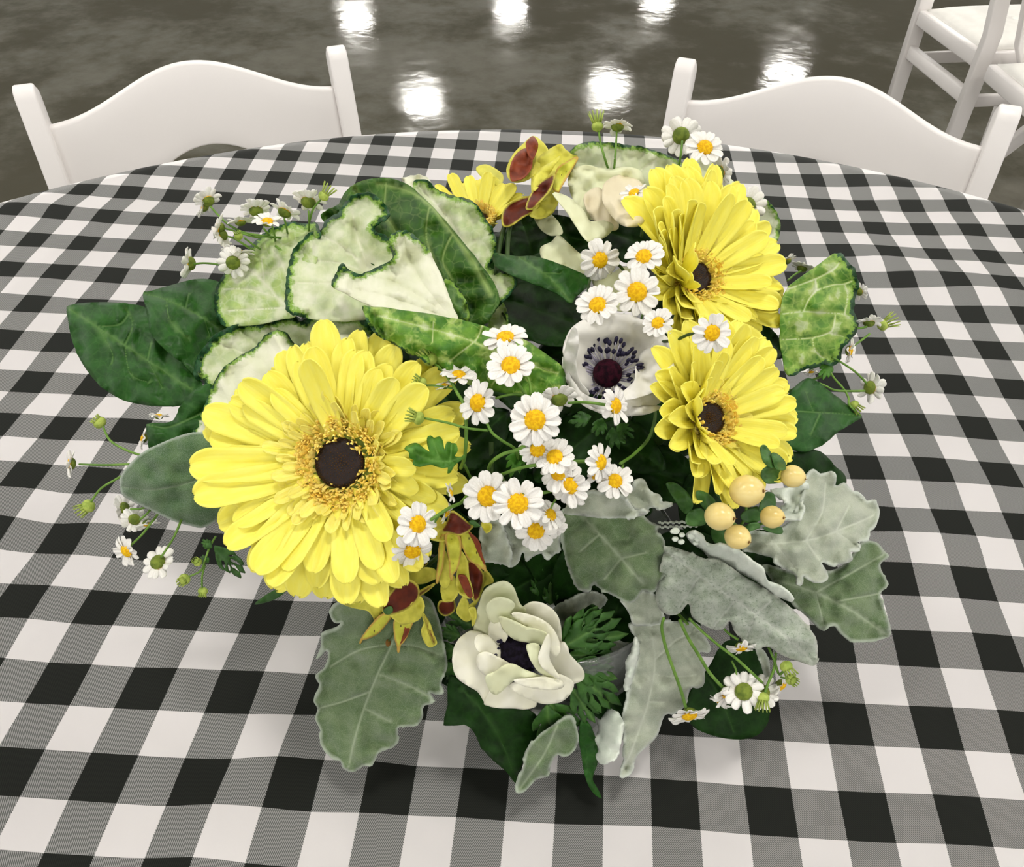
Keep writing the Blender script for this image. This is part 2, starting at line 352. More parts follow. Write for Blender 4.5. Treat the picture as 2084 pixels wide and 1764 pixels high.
cl = meshobj('tablecloth', V, F, cloth_mat(), uv=UVr+D)
setp(cl, 'black and white buffalo check tablecloth draped over the round table', 'tablecloth')

# ------------------------------------------------------------------ white folding chairs
resin = NT('white_resin'); resin = resin.done(s2l((238, 234, 232)), .32, .4, bump=resin.noise(resin.obj(), 400, 2), bd=.0002, bs=.05)
pad = plain('white_seat_pad', (238, 236, 230), .45, .4, .04); dark = plain('bolt_metal', (90, 88, 84), .35, .7)
def bevel_box(a, b, wx, wy, up=None, r=.18):
    """rounded bar from a to b, section wx (along x) by wy"""
    a = np.array(a, float); b = np.array(b, float); d = (b-a)/np.linalg.norm(b-a)
    x = np.array([1., 0, 0]) if up is None else np.array(up, float); x = x-d*(x@d); x /= np.linalg.norm(x); y = np.cross(d, x)
    V = []; F = []
    sec = []
    for sx_, sy_ in ((1, 1), (-1, 1), (-1, -1), (1, -1)):
        for q in (0, 1, 2):
            ang = {(1, 1): 0, (-1, 1): 90, (-1, -1): 180, (1, -1): 270}[(sx_, sy_)]+q*45
            sec.append((sx_*(wx/2-r)+r*math.cos(math.radians(ang)), sy_*(wy/2-r)+r*math.sin(math.radians(ang))))
    n = len(sec)
    for p_, k in ((a, .75), (a+d*r, 1), (b-d*r, 1), (b, .75)):
        for sx_, sy_ in sec: V.append(p_+x*sx_*k+y*sy_*k)
    for i in range(3):
        for k in range(n): F.append((i*n+k, i*n+(k+1) % n, (i+1)*n+(k+1) % n, (i+1)*n+k))
    F.append(tuple(range(n-1, -1, -1))); F.append(tuple(3*n+k for k in range(n)))
    return V, F
def make_chair(upright=False):
    """chair in its own frame: front at -y, origin on the floor under the seat centre (inches)"""
    r = thing('folding_chair', '', 'chair')
    top = np.array([0, 7.6, 31.0]); bot = np.array([0, -8.0, 0.0]); kn = 4.4
    if upright: top = np.array([0, 9.4, 31.0]); bot = np.array([0, 6.6, 0.0]); kn = 7.0
    for s in (-1, 1):
        X = np.array([s*8.1, 0, 0]); knee = X+np.array([0, kn, 19.0])
        pf = []; T2 = np.array(top[1:]); K2 = np.array([kn, 19.0]); B2 = np.array(bot[1:])
        u1 = (T2-K2)/np.linalg.norm(T2-K2); n1 = np.array([u1[1], -u1[0]]); u2 = (K2-B2)/np.linalg.norm(K2-B2); n2 = np.array([u2[1], -u2[0]]); nk = (n1+n2)/np.linalg.norm(n1+n2)
        pf.append(B2-n2*.85); pf.append(K2-nk*.85)
        for q in range(0, 10):
            a_ = math.pi*q/9; pf.append(T2-u1*.78-n1*.75*math.cos(a_)+u1*.75*math.sin(a_)*(1.0 if q < 5 else .8))
        pf.append(K2+nk*.85); pf.append(B2+n2*.85)
        bm = bmesh.new(); vs_ = [bm.verts.new((s*8.1-.53, p_[0], p_[1])) for p_ in pf]; f_ = bm.faces.new(vs_)
        ex = bmesh.ops.extrude_face_region(bm, geom=[f_]); bmesh.ops.translate(bm, vec=(1.06, 0, 0), verts=[v for v in ex['geom'] if isinstance(v, bmesh.types.BMVert)])
        bmesh.ops.recalc_face_normals(bm, faces=bm.faces[:])
        ed = [e for e in bm.edges if len(e.link_faces) == 2 and (len(e.link_faces[0].verts) > 4 or len(e.link_faces[1].verts) > 4)]
        bmesh.ops.bevel(bm, geom=ed, offset=.14, segments=3, affect='EDGES', profile=.5)
        bm.verts.index_update(); V = [tuple(v.co) for v in bm.verts]; F = [tuple(v.index for v in f.verts) for f in bm.faces]; bm.free()
        meshobj('post', V, F, resin, r)
        V, F = bevel_box((s*6.9, -6.4, 17.0) if upright else (s*6.9, -4.6, 17.0), (s*6.9, -7.6, 0) if upright else (s*6.9, 9.6, 0), .9, 1.5); meshobj('front_leg' if upright else 'rear_leg', V, F, resin, r)
        V, F = lathe([(0, .1), (.26, .08), (.3, 0)], 12, (s*8.65, -.4, 14.6), (np.array([0, 1., 0]), np.array([0, 0, 1.]), np.array([s*1., 0, 0]))); meshobj('bolt', V, F, dark, r)
    # curved back panel with an arched crest and an arched lower edge
    V = []; F = []; n = 40; RW = [0, .012, .03, .2, .4, .6, .8, .97, .988, 1]; rows = len(RW)-1
    def ybk(x, z): return (7.0+(z-19)/12*2.4 if upright else 4.4+(z-19)/12*3.2)+1.15*(1-(x/7.7)**2)*1.0
    for side in (0, 1):
        for j in range(rows+1):
            for i in range(n+1):
                x = -7.7+15.4*i/n; u = x/7.7
                zt = 28.9+1.8*(.5+.5*math.cos(math.pi*min(1, abs(u)/.94)))
                zb = 22.8+3.7*(.5+.5*math.cos(math.pi*min(1, abs(u)/.97)))**.75
                z = zb+(zt-zb)*RW[j]; e = 0.10 if j in (0, rows) else 0.02 if j in (1, rows-1) else 0
                V.append((x, ybk(x, z)+(-.24+e if side == 0 else .24-e), z))
    m = (n+1)*(rows+1)
    for j in range(rows):
        for i in range(n):
            a = j*(n+1)+i; F.append((a, a+1, a+n+2, a+n+1)); F.append((m+a, m+a+n+1, m+a+n+2, m+a+1))
    for i in range(n):
        F.append((i, m+i, m+i+1, i+1)); a = rows*(n+1)+i; F.append((a, a+1, m+a+1, m+a))
    for j in range(rows):
        a = j*(n+1); F.append((a, a+n+1, m+a+n+1, m+a)); a = j*(n+1)+n; F.append((a, m+a, m+a+n+1, a+n+1))
    meshobj('back_panel', V, F, resin, r)
    parts = [bevel_box((s*7.2, -7.6, 16.6), (s*7.2, 7.2, 16.2), .9, 1.6, (1, 0, 0)) for s in (-1, 1)]+[bevel_box((-7.4, y, 16.5), (7.4, y, 16.5), 1.6, .9, (0, 0, 1)) for y in (-7.6, 7.2)]
    V, F = join(parts); meshobj('seat_frame', V, F, resin, r)
    bm = bmesh.new(); bmesh.ops.create_grid(bm, x_segments=16, y_segments=16, size=1)
    Vs = []
    for v in bm.verts:
        x, y = v.co.x, v.co.y; h = 17.4+.75*(max(0, 1-abs(x)**4)*max(0, 1-abs(y)**4))**.5; Vs.append((x*7.1, y*7.1-.2, h))
    Fs = [tuple(v.index for v in f.verts) for f in bm.faces]; bm.free()
    Vs, Fs = thicken(Vs, Fs, .9); meshobj('seat', Vs, Fs, pad, r)
    if upright:
        V, F = bevel_box((-7.6, 6.9, 12.6), (7.6, 6.9, 12.6), 1.5, .9, (0, 0, 1)); meshobj('back_rail', V, F, resin, r)
        V, F = bevel_box((-7.0, -7.1, 8), (7.0, -7.1, 8), 1.2, .8, (0, 0, 1)); meshobj('front_stretcher', V, F, resin, r)
        for s in (-1, 1):
            V, F = bevel_box((s*7.3, -6.6, 12.0), (s*7.3, 6.6, 12.0), .8, 1.3, (1, 0, 0)); meshobj('side_stretcher', V, F, resin, r)
        return r
    V, F = bevel_box((-7.6, -4.25, 7.4), (7.6, -4.25, 7.4), 1.3, .8, (0, 0, 1)); meshobj('front_stretcher', V, F, resin, r)
    V, F = bevel_box((-6.6, 6.0, 4.3), (6.6, 6.0, 4.3), 1.3, .8, (0, 0, 1)); meshobj('rear_stretcher', V, F, resin, r)
    return r
def copy_tree(o, parent=None):
    c = o.copy(); C.objects.link(c); c.parent = parent
    for ch in o.children: copy_tree(ch, c)
    return c
chair0 = make_chair(); used = [False]
def chair(x, y, rz, label):
    r = chair0 if not used[0] else copy_tree(chair0); used[0] = True
    r.location = Vector((x*IN, y*IN, FLOOR_Z*IN)); r.rotation_euler = (0, 0, rz); setp(r, label, 'chair', 'white folding chairs')
    return r
def chair_by_tops(pl, pr, z, label):
    a = at(pl[0], pl[1], z); b = at(pr[0], pr[1], z); d = b-a; rz = math.atan2(d[1], d[0]); mid = (a+b)/2
    # back posts reach local (±8.1, 7.4)
    x = mid[0]+math.sin(rz)*7.4; y = mid[1]-math.cos(rz)*7.4
    return chair(x, y, rz, label)
chair_by_tops((62, 178), (672, 102), .8, 'white folding chair behind the table at the left, arched back panel above the cloth edge')
chair_by_tops((1434, 132), (2010, 216), .8, 'white folding chair behind the table at the right, arched back half above the cloth')
FAR = make_chair(True); FAR.location = Vector((58.9*IN, 91.6*IN, FLOOR_Z*IN)); FAR.rotation_euler = (0, 0, math.radians(99.6)); FAR.scale = (.86, 1, 1)
setp(FAR, 'white chair on the floor in the upper right corner, its padded seat in view', 'chair', 'white folding chairs')
FAR2 = chair(60.6, 73.6, math.radians(95), 'white folding chair cut off by the right edge beside the padded seat')
# ------------------------------------------------------------------ plant materials
def leafy(name, c1, c2, vein, rough=.45, spec=.45, net=14, vs=.5, trans=.15, edgec=None, nsc=3.0, bump=.35, fuzz=0, speck=None):
    t = NT(name); uv = t.uv(); v = t.attr('vein')
    n = t.ss(t.noise(uv, nsc, 4, .6), .35, .65); col = t.mix(n, s2l(c1), s2l(c2))
    vor = t.n('ShaderNodeTexVoronoi', feature='DISTANCE_TO_EDGE', i={'Scale': net}); 
    wv = t.n('ShaderNodeVectorMath', operation='ADD', i={0: uv}); nc = t.n('ShaderNodeTexNoise', i={'Scale': net*.8, 'Vector': uv}); 
    sc_ = t.n('ShaderNodeVectorMath', operation='SCALE', i={0: nc.outputs['Color'], 'Scale': .5/net}); t.t.links.new(sc_.outputs[0], wv.inputs[1]); t.t.links.new(wv.outputs[0], vor.inputs['Vector'])
    netm = t.math('SUBTRACT', 1, t.ss(vor.outputs[0], 0.0, .10))
    m = t.math('MAXIMUM', v, t.math('MULTIPLY', netm, vs), clamp=True); col = t.mix(m, col, s2l(vein))
    if edgec: col = t.mix(t.math('MULTIPLY', t.math('SUBTRACT', 1, t.ss(t.attr('edge'), 0, 7)), .8), col, s2l(edgec))
    if speck: col = t.mix(t.math('MULTIPLY', t.ss(t.noise(uv, 16, 5, .7), .52, .66), .8), col, s2l(speck))
    if fuzz:
        col = t.mix(t.math('MULTIPLY', t.ss(t.noise(uv, 60, 3, .7), .4, .7), .3), col, s2l(fuzz))
    bh = t.math('ADD', t.math('MULTIPLY', t.noise(uv, 30 if fuzz else 12, 4, .6), .6), t.math('MULTIPLY', m, -.6))
    return t.done(col, rough, spec, bump=bh, bd=.0006, bs=bump, trans=trans, sheen=(.3 if fuzz else 0))
M = {}
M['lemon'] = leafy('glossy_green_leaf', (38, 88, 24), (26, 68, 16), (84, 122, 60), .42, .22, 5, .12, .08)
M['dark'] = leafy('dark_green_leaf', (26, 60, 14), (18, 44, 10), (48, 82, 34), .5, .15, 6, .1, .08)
M['lamb'] = leafy('velvet_leaf', (78, 108, 62), (56, 90, 44), (110, 132, 96), .85, .15, 9, .1, .05, edgec=(170, 182, 168), fuzz=(176, 190, 176), bump=.9)
M['silver'] = leafy('silver_leaf', (182, 188, 168), (154, 163, 142), (196, 202, 184), .9, .1, 4, .12, .08, edgec=(205, 212, 202), fuzz=(214, 220, 212), bump=.5, nsc=2)
M['sage'] = leafy('sage_leaf', (104, 124, 84), (80, 104, 62), (150, 164, 134), .9, .12, 4, .12, .08, edgec=(176, 186, 170), fuzz=(170, 180, 164), bump=.5, nsc=2)
M['moss'] = leafy('mottled_silver_leaf', (176, 184, 170), (146, 158, 138), (190, 196, 184), .9, .1, 5, .1, .05, edgec=(186, 190, 176), fuzz=(206, 210, 200), bump=.8, nsc=5, speck=(104, 122, 98))
M['white'] = leafy('white_felt_leaf', (226, 232, 220), (206, 216, 202), (230, 236, 226), .9, .1, 4, .1, .08, fuzz=(236, 240, 232), bump=.5)
M['fern'] = leafy('ferny_leaf', (62, 106, 40), (44, 84, 30), (90, 130, 62), .45, .35, 3, .1, .12)
M['parsley'] = leafy('bright_feverfew_leaf', (78, 132, 38), (58, 110, 30), (110, 160, 70), .5, .3, 3, .1, .15)
def kale_mat():
    t = NT('kale_leaf'); uv = t.uv(); v = t.attr('vein'); e = t.attr('edge'); g = t.attr('tone'); dk = t.attr('deep')
    vor = t.n('ShaderNodeTexVoronoi', feature='DISTANCE_TO_EDGE', i={'Scale': 4.5})
    nc = t.n('ShaderNodeTexNoise', i={'Scale': 5., 'Vector': uv}); sc_ = t.n('ShaderNodeVectorMath', operation='SCALE', i={0: nc.outputs['Color'], 'Scale': .16})
    wv = t.n('ShaderNodeVectorMath', operation='ADD', i={0: uv, 1: sc_.outputs[0]}); t.t.links.new(wv.outputs[0], vor.inputs['Vector'])
    netm = t.math('SUBTRACT', 1, t.ss(vor.outputs[0], 0.01, .09))
    cream = t.mix(t.ss(t.noise(uv, 2.2, 3), .3, .7), s2l((240, 240, 220)), s2l((230, 233, 204)))
    lime = t.mix(t.ss(t.noise(uv, 5, 3), .35, .65), s2l((176, 200, 104)), s2l((150, 184, 84)))
    green = t.mix(t.ss(t.noise(uv, 3, 4), .35, .65), s2l((108, 156, 46)), s2l((66, 120, 28)))
    deep = t.mix(t.ss(t.noise(uv, 3, 4), .35, .65), s2l((62, 108, 18)), s2l((38, 80, 12)))
    vm = t.math('MAXIMUM', v, t.math('MULTIPLY', netm, .22), clamp=True)
    gl = t.math('MULTIPLY', g, t.math('SUBTRACT', 1, t.math('MULTIPLY', vm, .8)))
    gl = t.math('MULTIPLY', gl, t.math('ADD', .55, t.ss(t.noise(uv, 3.1, 3), .3, .6)), clamp=True)
    col = t.mix(t.math('MULTIPLY', t.math('SUBTRACT', gl, .06), 2.2, clamp=True), cream, lime)
    col = t.mix(t.math('MULTIPLY', t.math('SUBTRACT', gl, .5), 2.0, clamp=True), col, green)
    col = t.mix(dk, col, deep)
    col = t.mix(t.math('MULTIPLY', t.math('MULTIPLY', vm, .6), t.math('ADD', t.math('MULTIPLY', g, .6), t.math('MULTIPLY', dk, .5), clamp=True)), col, s2l((176, 200, 120)))
    # frilled green rim with a ragged inner border
    nz = t.math('MULTIPLY', t.math('SUBTRACT', t.noise(uv, 6.5, 4, .7), .5), 34)
    mw = t.attr('rim'); ee = t.math('SUBTRACT', t.math('ADD', e, nz), mw)
    col = t.mix(t.math('MULTIPLY', t.math('SUBTRACT', 1, t.ss(ee, 0, 8)), t.ss(mw, .2, 1)), col, s2l((140, 180, 70)))
    rim = t.mix(t.ss(t.noise(uv, 8, 2), .4, .6), s2l((34, 88, 44)), s2l((20, 64, 28)))
    col = t.mix(t.math('MULTIPLY', t.math('SUBTRACT', 1, t.ss(ee, -4, 0)), t.ss(mw, .2, 1)), col, rim)
    bh = t.math('ADD', t.math('MULTIPLY', t.noise(uv, 6, 3), .5), t.math('MULTIPLY', vm, -.5))
    return t.done(col, .5, .35, bump=bh, bd=.0008, bs=.35, trans=.18)
M['kale'] = kale_mat()
def petal_mat(name, c1, c2, trans=.25, rough=.6, sc_=6, stripe=True, base=None, tcol=None):
    """u across the petal, v along it from the claw"""
    t = NT(name); uv = t.uv(); s = t.n('ShaderNodeSeparateXYZ', i={0: uv})
    col = t.mix(t.ss(t.noise(uv, sc_, 3), .3, .7), s2l(c1), s2l(c2))
    if base: col = t.mix(t.math('MULTIPLY', t.math('SUBTRACT', 1, t.ss(s.outputs[1], 0, .45)), .7), col, s2l(base))
    st = t.math('PINGPONG', t.math('MULTIPLY', s.outputs[0], 9), .5)
    return t.done(col, rough, .25, bump=(st if stripe else t.noise(uv, 9, 4)), bd=.0003, bs=.3 if stripe else .15, trans=trans, tcol=s2l(tcol) if tcol else None)
M['yellow'] = petal_mat('yellow_petal', (255, 249, 122), (255, 246, 104), .12, base=(255, 244, 100), tcol=(255, 246, 110))
M['yellow2'] = petal_mat('short_yellow_petal', (255, 248, 140), (255, 244, 122), .12, base=(255, 238, 104), tcol=(255, 240, 100))
M['daisy'] = petal_mat('white_daisy_petal', (250, 248, 244), (240, 238, 232), .1)
M['cream'] = petal_mat('cream_petal', (246, 244, 228), (238, 236, 212), .10, stripe=False, sc_=2)
M['creamg'] = petal_mat('greenish_cream_petal', (234, 238, 202), (226, 228, 188), .10, stripe=False, sc_=2)
M['blush'] = petal_mat('blush_cream_petal', (236, 226, 196), (224, 212, 180), .10, stripe=False, sc_=2)
M['anem'] = petal_mat('white_anemone_petal', (238, 236, 230), (228, 226, 220), .10, stripe=False, sc_=2)
M['disc'] = plain('yellow_disc', (250, 204, 20), .6, .2, .35, 900, c2=(228, 168, 10), bump=.6)
M['calyx'] = plain('green_calyx', (122, 138, 52), .6, .2, .3, 300, c2=(86, 104, 36), bump=.4)
M['stem'] = plain('green_stem', (112, 150, 62), .5, .3, .2, 120, c2=(88, 126, 46))
M['stemd'] = plain('dark_stem', (58, 84, 34), .55, .3, .3, 60)
M['bud'] = plain('bud_green', (176, 192, 92), .55, .3, .2, 300, c2=(138, 160, 66), bump=.4)
M['florets'] = plain('dark_florets', (34, 18, 14), .5, .3, .5, 400)
M['pollen'] = plain('golden_anthers', (250, 232, 136), .6, .2, .2, 300, c2=(246, 214, 100))
M['purple'] = plain('dark_purple_cone', (60, 18, 34), .8, .1, .5, 500, c2=(24, 8, 18), bump=1)
M['navy'] = plain('navy_black_cone', (30, 24, 40), .8, .1, .5, 500, c2=(14, 10, 18), bump=1)
M['anther'] = plain('navy_anther', (34, 30, 58), .6, .3, .3, 300)
M['filament'] = plain('pale_filament', (190, 184, 204), .5, .3)
M['berry'] = plain('cream_berry', (234, 214, 144), .25, .45, .06, 60, c2=(226, 200, 124))
M['tip'] = plain('brown_tip', (120, 84, 34), .6, .2)
M['sepal'] = leafy('sepal_leaf', (74, 118, 54), (56, 98, 40), (110, 148, 84), .4, .4, 4, .1, .12)
def alst_mat(name, c1, c2, edge, red, spots=False):
    t = NT(name); uv = t.uv(); e = t.attr('edge'); n = t.noise(uv, 5, 4)
    col = t.mix(t.ss(n, .3, .7), s2l(c1), s2l(c2))
    col = t.mix(t.math('MULTIPLY', t.math('SUBTRACT', 1, t.ss(t.math('ADD', e, t.math('MULTIPLY', n, 3)), 2.5, 6)), .8), col, s2l(edge))
    if spots:
        mp = t.n('ShaderNodeMapping', i={0: uv, 'Scale': (9, 3.2, 1), 'Rotation': (0, 0, .3)}); vo = t.n('ShaderNodeTexVoronoi', i={'Vector': mp.outputs[0], 'Scale': 1.6})
        col = t.mix(t.math('MULTIPLY', t.math('SUBTRACT', 1, t.ss(vo.outputs[0], .14, .2)), t.ss(e, 4, 10)), col, s2l((60, 48, 14)))
    return t.done(col, .5, .3, bump=n, bd=.0005, bs=.3, trans=.15)
M['ayel'] = alst_mat('lily_yellow', (232, 226, 92), (206, 202, 74), (234, 228, 100), None)
M['aspot'] = alst_mat('lily_speckled', (222, 222, 84), (200, 200, 68), (208, 160, 84), None, True)
M['ared'] = alst_mat('lily_rust', (116, 46, 26), (84, 30, 16), (220, 212, 84), None)
M['ared2'] = alst_mat('lily_rust_flat', (150, 72, 44), (112, 46, 26), (150, 72, 44), None)

# ------------------------------------------------------------------ crops of the photo used while measuring: origin and scale
FR = {'F': (0, 0, 1), '1': (350, 320, 2.977), '2': (860, 220, 2.672), '3': (360, 640, 2.845), '4': (820, 640, 3.393), '5': (1280, 640, 3.593),
      '6': (1130, 920, 2.45), '7': (600, 1020, 2.846), '8': (100, 560, 2.595), '9': (1200, 1150, 3.6), '10': (700, 1000, 4.9), '11': (1560, 480, 4.41), '12': (360, 360, 6.13)}
def px(fr, pts):
    ox, oy, s = FR[fr]; a = np.array([p[:2] for p in pts], float)/s+np.array([ox, oy]); return a

def sheet(name, parent, fr, pts, dz, mat, marg=None, veins=(), step=None, sharp=False, scal=(0, 20), cup=0.0, ruf=.05, puff=.03, vgr=.05, vw=3.0, thick=.018, seed=None, attrs=None, density=11, umid=None, zabs=None):
    """a curved leaf or petal: outline measured in the photo, lifted to its own heights over the table and bent in depth"""
    seed = seed if seed is not None else (sum(ord(c_) for c_ in name)+len(pts)*7+int(pts[0][0])) % 997
    P = px(fr, pts); n = len(P)
    dense = catmull(P, True, 8) if not sharp else catmull(P, True, 2) if sharp == 1 else P
    per = len(dense)//n
    seg = np.linalg.norm(np.roll(dense, -1, 0)-dense, axis=1); tot = seg.sum()
    flag = np.ones(len(dense), bool)
    if marg is not None:
        a, b = marg; flag[:] = False
        idx = (np.arange(len(dense))//per)
        flag = (idx >= a) & (idx < b) if a < b else ((idx >= a) | (idx < b))
    stp = step or max(2.2, min(density*.55, math.sqrt(tot)*.16+1.2))
    # resample
    cum = np.concatenate([[0], np.cumsum(seg)]); m = max(12, int(tot/stp)); u = np.linspace(0, tot, m, endpoint=False)
    k = np.clip(np.searchsorted(cum, u, 'right')-1, 0, len(dense)-1); f = (u-cum[k])/np.maximum(seg[k], 1e-9)
    O = dense[k]+(np.roll(dense, -1, 0)[k]-dense[k])*f[:, None]; fl = flag[k]
    if scal[0]:
        tg = np.roll(O, -1, 0)-np.roll(O, 1, 0); tg /= np.linalg.norm(tg, axis=1)[:, None]+1e-9; nr = np.stack([-tg[:, 1], tg[:, 0]], 1)
        w_ = np.abs(np.sin(np.pi*u/scal[1]+2*vnoise(u/60, u*0, seed)))-.5
        O = O+nr*(w_*scal[0]*(.6+.5*vnoise(u/35, u*0+3, seed+1))*fl)[:, None]
    x0, y0 = O.min(0)-2; x1, y1 = O.max(0)+2; gs = min(density, max(3.5, math.sqrt((x1-x0)*(y1-y0))/14))
    gx, gy = np.meshgrid(np.arange(x0, x1, gs), np.arange(y0, y1, gs*.87)); gx = gx+(np.arange(gx.shape[0]) % 2)[:, None]*gs/2
    Q = np.stack([gx.ravel(), gy.ravel()], 1); Q = Q[inside(Q, O)]
    A_, B_ = O, np.roll(O, -1, 0)
    if len(Q): Q = Q[segdist(Q, A_, B_) > min(stp, gs)*.6]
    vl_ = []
    for v_ in veins:
        q_ = catmull(px(fr, v_), False, 6) if len(v_) > 2 else px(fr, v_)
        for a_, b_ in zip(q_[:-1], q_[1:]):
            k_ = max(1, int(np.linalg.norm(b_-a_)/4)); vl_ += [a_+(b_-a_)*t_/k_ for t_ in range(k_)]
    if vl_:
        vl_ = np.array(vl_); vl_ = vl_[inside(vl_, O)]
        if len(vl_): vl_ = vl_[segdist(vl_, A_, B_) > 2]
        if len(vl_) and len(Q):
            dd_ = np.array([np.min(((vl_-q_)**2).sum(1)) for q_ in Q]); Q = Q[dd_ > 9]
        if len(vl_): Q = np.vstack([Q, vl_, vl_+[2.6, 2.6], vl_-[2.6, 2.6]]) if len(Q) else vl_; Q = Q[inside(Q, O)]; Q = Q[segdist(Q, A_, B_) > 1.5]
    allp = np.vstack([O, Q]) if len(Q) else O
    r = delaunay_2d_cdt([Vector(p) for p in allp], [(i, (i+1) % len(O)) for i in range(len(O))], [], 0, 1e-4)
    X = np.array([[v.x, v.y] for v in r[0]]); T = np.array([f_ for f_ in r[2] if len(f_) == 3])
    cen = X[T].mean(1); T = T[inside(cen, O)]
    used_ = np.unique(T); mp_ = -np.ones(len(X), int); mp_[used_] = np.arange(len(used_)); X = X[used_]; T = mp_[T]
    de = segdist(X, A_[fl], B_[fl]) if fl.any() else np.full(len(X), 99.); da = segdist(X, A_, B_)
    dv = np.full(len(X), 99.); 
    vs_ = [catmull(px(fr, v_), False, 6) if len(v_) > 2 else px(fr, v_) for v_ in veins]
    for i_, v_ in enumerate(vs_):
        d_ = segdist(X, v_[:-1], v_[1:]); d_ = d_*(1.0 if i_ == 0 else 1.5); dv = np.minimum(dv, d_)
    D = dome(X[:, 0], X[:, 1])
    if isinstance(dz, (int, float)): D = D+dz
    else:
        c_ = px(fr, dz); f_ = tps_fit(c_/300, np.array([q[2] for q in dz], float), .01); D = D+f_(X/300)
    if zabs is not None:
        c_ = px(fr, zabs); f_ = tps_fit(c_/300, np.array([q[2] for q in zabs], float), .002); D = f_(X/300)
    md = da.max()+1e-6
    D = D+cup*(1-(1-da/md)**2)
    D = D+ruf*vnoise(X[:, 0]/17, X[:, 1]/17, seed)*np.exp(-de/22)*2+puff*vnoise(X[:, 0]/26, X[:, 1]/26, seed+5)*2*np.minimum(1, da/8)
    if mat == 'kale': D = D+.07*vnoise(X[:, 0]/7.5, X[:, 1]/7.5, seed+9)*np.exp(-de/10)
    D = D-vgr*np.exp(-(dv/6)**2)
    D = np.maximum(D, .12)
    V3 = at(X[:, 0], X[:, 1], D)
    nn = np.cross(V3[T[:, 1]]-V3[T[:, 0]], V3[T[:, 2]]-V3[T[:, 0]]).sum(0)
    if nn @ (CAM-V3.mean(0)) < 0: T = T[:, ::-1]
    V4, F4 = thicken_fast(V3, T, thick)
    dup = lambda a: np.concatenate([a, a])
    at_ = {'edge': dup(de), 'vein': dup(np.exp(-(dv/vw)**2))}
    for kk, vv in (attrs or {}).items():
        if isinstance(vv, (int, float)): at_[kk] = np.full(2*len(X), vv)
        else:
            c_ = px(fr, vv); f_ = tps_fit(c_/300, np.array([q[2] for q in vv], float), .01); at_[kk] = dup(np.clip(f_(X/300), 0, 1))
    return meshobj(name, V4, F4, M[mat] if isinstance(mat, str) else mat, parent, attrs=at_, uv=dup(X/100))

def leaf_thing(name, label, cat, fr, pts, dz, mat, group=None, **kw):
    o = sheet(name, None, fr, pts, dz, mat, **kw); return setp(o, label, cat, group)

# ------------------------------------------------------------------ parametric petals, shared meshes
def petal_mesh(name, mat, shape, bend=0.0, cup=.05, nx=3, ny=9, thick=.012, notch=.0, ridge=.012, twist=0., unit=True):
    """unit petal: y along, x across, z out; shape(t)->half width"""
    V = []; UV = []
    for j in range(ny+1):
        t = 1-(1-j/ny)**1.7; hw = shape(t)
        for i in range(-nx, nx+1):
            s = i/nx; x = s*hw; tt = t-notch*abs(math.cos(s*math.pi*1.5))*(t > .95); y = tt
            z = bend*t*t+cup*s*s*hw*4-ridge*math.cos(s*math.pi*2)*min(1, hw*12)*math.sin(math.pi*min(1, t*1.1))+twist*s*t*hw
            V.append((x, y, z)); UV.append((s*.5+.5, t))
    w_ = 2*nx+1; F = []
    for j in range(ny):
        for i in range(2*nx):
            a = j*w_+i; F.append((a, a+1, a+w_+1)); F.append((a, a+w_+1, a+w_))
    V2, F2 = thicken_fast(V, F, thick); UV = UV+UV
    me = bpy.data.meshes.new(name); me.from_pydata([tuple(v) for v in V2.tolist()], [], [tuple(f) for f in F2]); me.materials.append(M[mat])
    me.polygons.foreach_set('use_smooth', [True]*len(me.polygons))
    l = me.uv_layers.new(name='UVMap'); idx = np.empty(len(me.loops), int); me.loops.foreach_get('vertex_index', idx)
    l.data.foreach_set('uv', np.asarray(UV, np.float32)[idx].ravel()); me.update()
    return me
def gshape(w_):
    return lambda t: w_*(.30+.70*math.sin(math.pi*min(.5, (.10+t*.62)))**1.1)*(1 if t < .80 else max(.12, math.sqrt(max(0, 1-((t-.80)/.203)**2))))
GP = [petal_mesh('gerbera_petal', 'yellow', gshape(.122), b, c_, 4, 15, .008, n_, .014, tw) for b, c_, n_, tw in ((-.06, .10, .015, 0), (-.16, .14, .02, .4), (.04, .10, .0, -.4), (-.26, .18, .02, .2), (.14, .16, .01, 0))]
GS = [petal_mesh('short_ray', 'yellow2', gshape(.15), b, .2, 2, 6, .01, 0, .01, tw) for b, tw in ((.1, 0), (.25, .5), (-.1, -.5))]
def dshape(w_): return lambda t: w_*(.35+.65*math.sin(math.pi*min(1, .1+t*.72))**.8)*(1 if t < .8 else max(.25, math.sqrt(max(0, 1-((t-.8)/.21)**2))))
DP = [petal_mesh('daisy_petal', 'daisy', dshape(.33), b, c_, 2, 6, .02, .03, .03, 0) for b, c_ in ((-.05, .1), (-.22, .16), (.1, .12))]
def place(me, name, parent, base, xdir, ydir, sx, sy, sz=None):
    """object with basis (x across, y along) at base (inches, world)"""
    ydir = ydir/np.linalg.norm(ydir); xdir = xdir-ydir*(xdir@ydir); xdir /= np.linalg.norm(xdir); z = np.cross(xdir, ydir)
    o = bpy.data.objects.new(name, me); sz = sz if sz is not None else sy
    Mx = Matrix(((xdir[0]*sx*IN, ydir[0]*sy*IN, z[0]*sz*IN, 0), (xdir[1]*sx*IN, ydir[1]*sy*IN, z[1]*sz*IN, 0), (xdir[2]*sx*IN, ydir[2]*sy*IN, z[2]*sz*IN, 0), (0, 0, 0, 1)))
    Mx.translation = Vector(np.asarray(base)*IN)-parent_loc(parent)
    C.objects.link(o); o.parent = parent; o.matrix_basis = Mx; return o
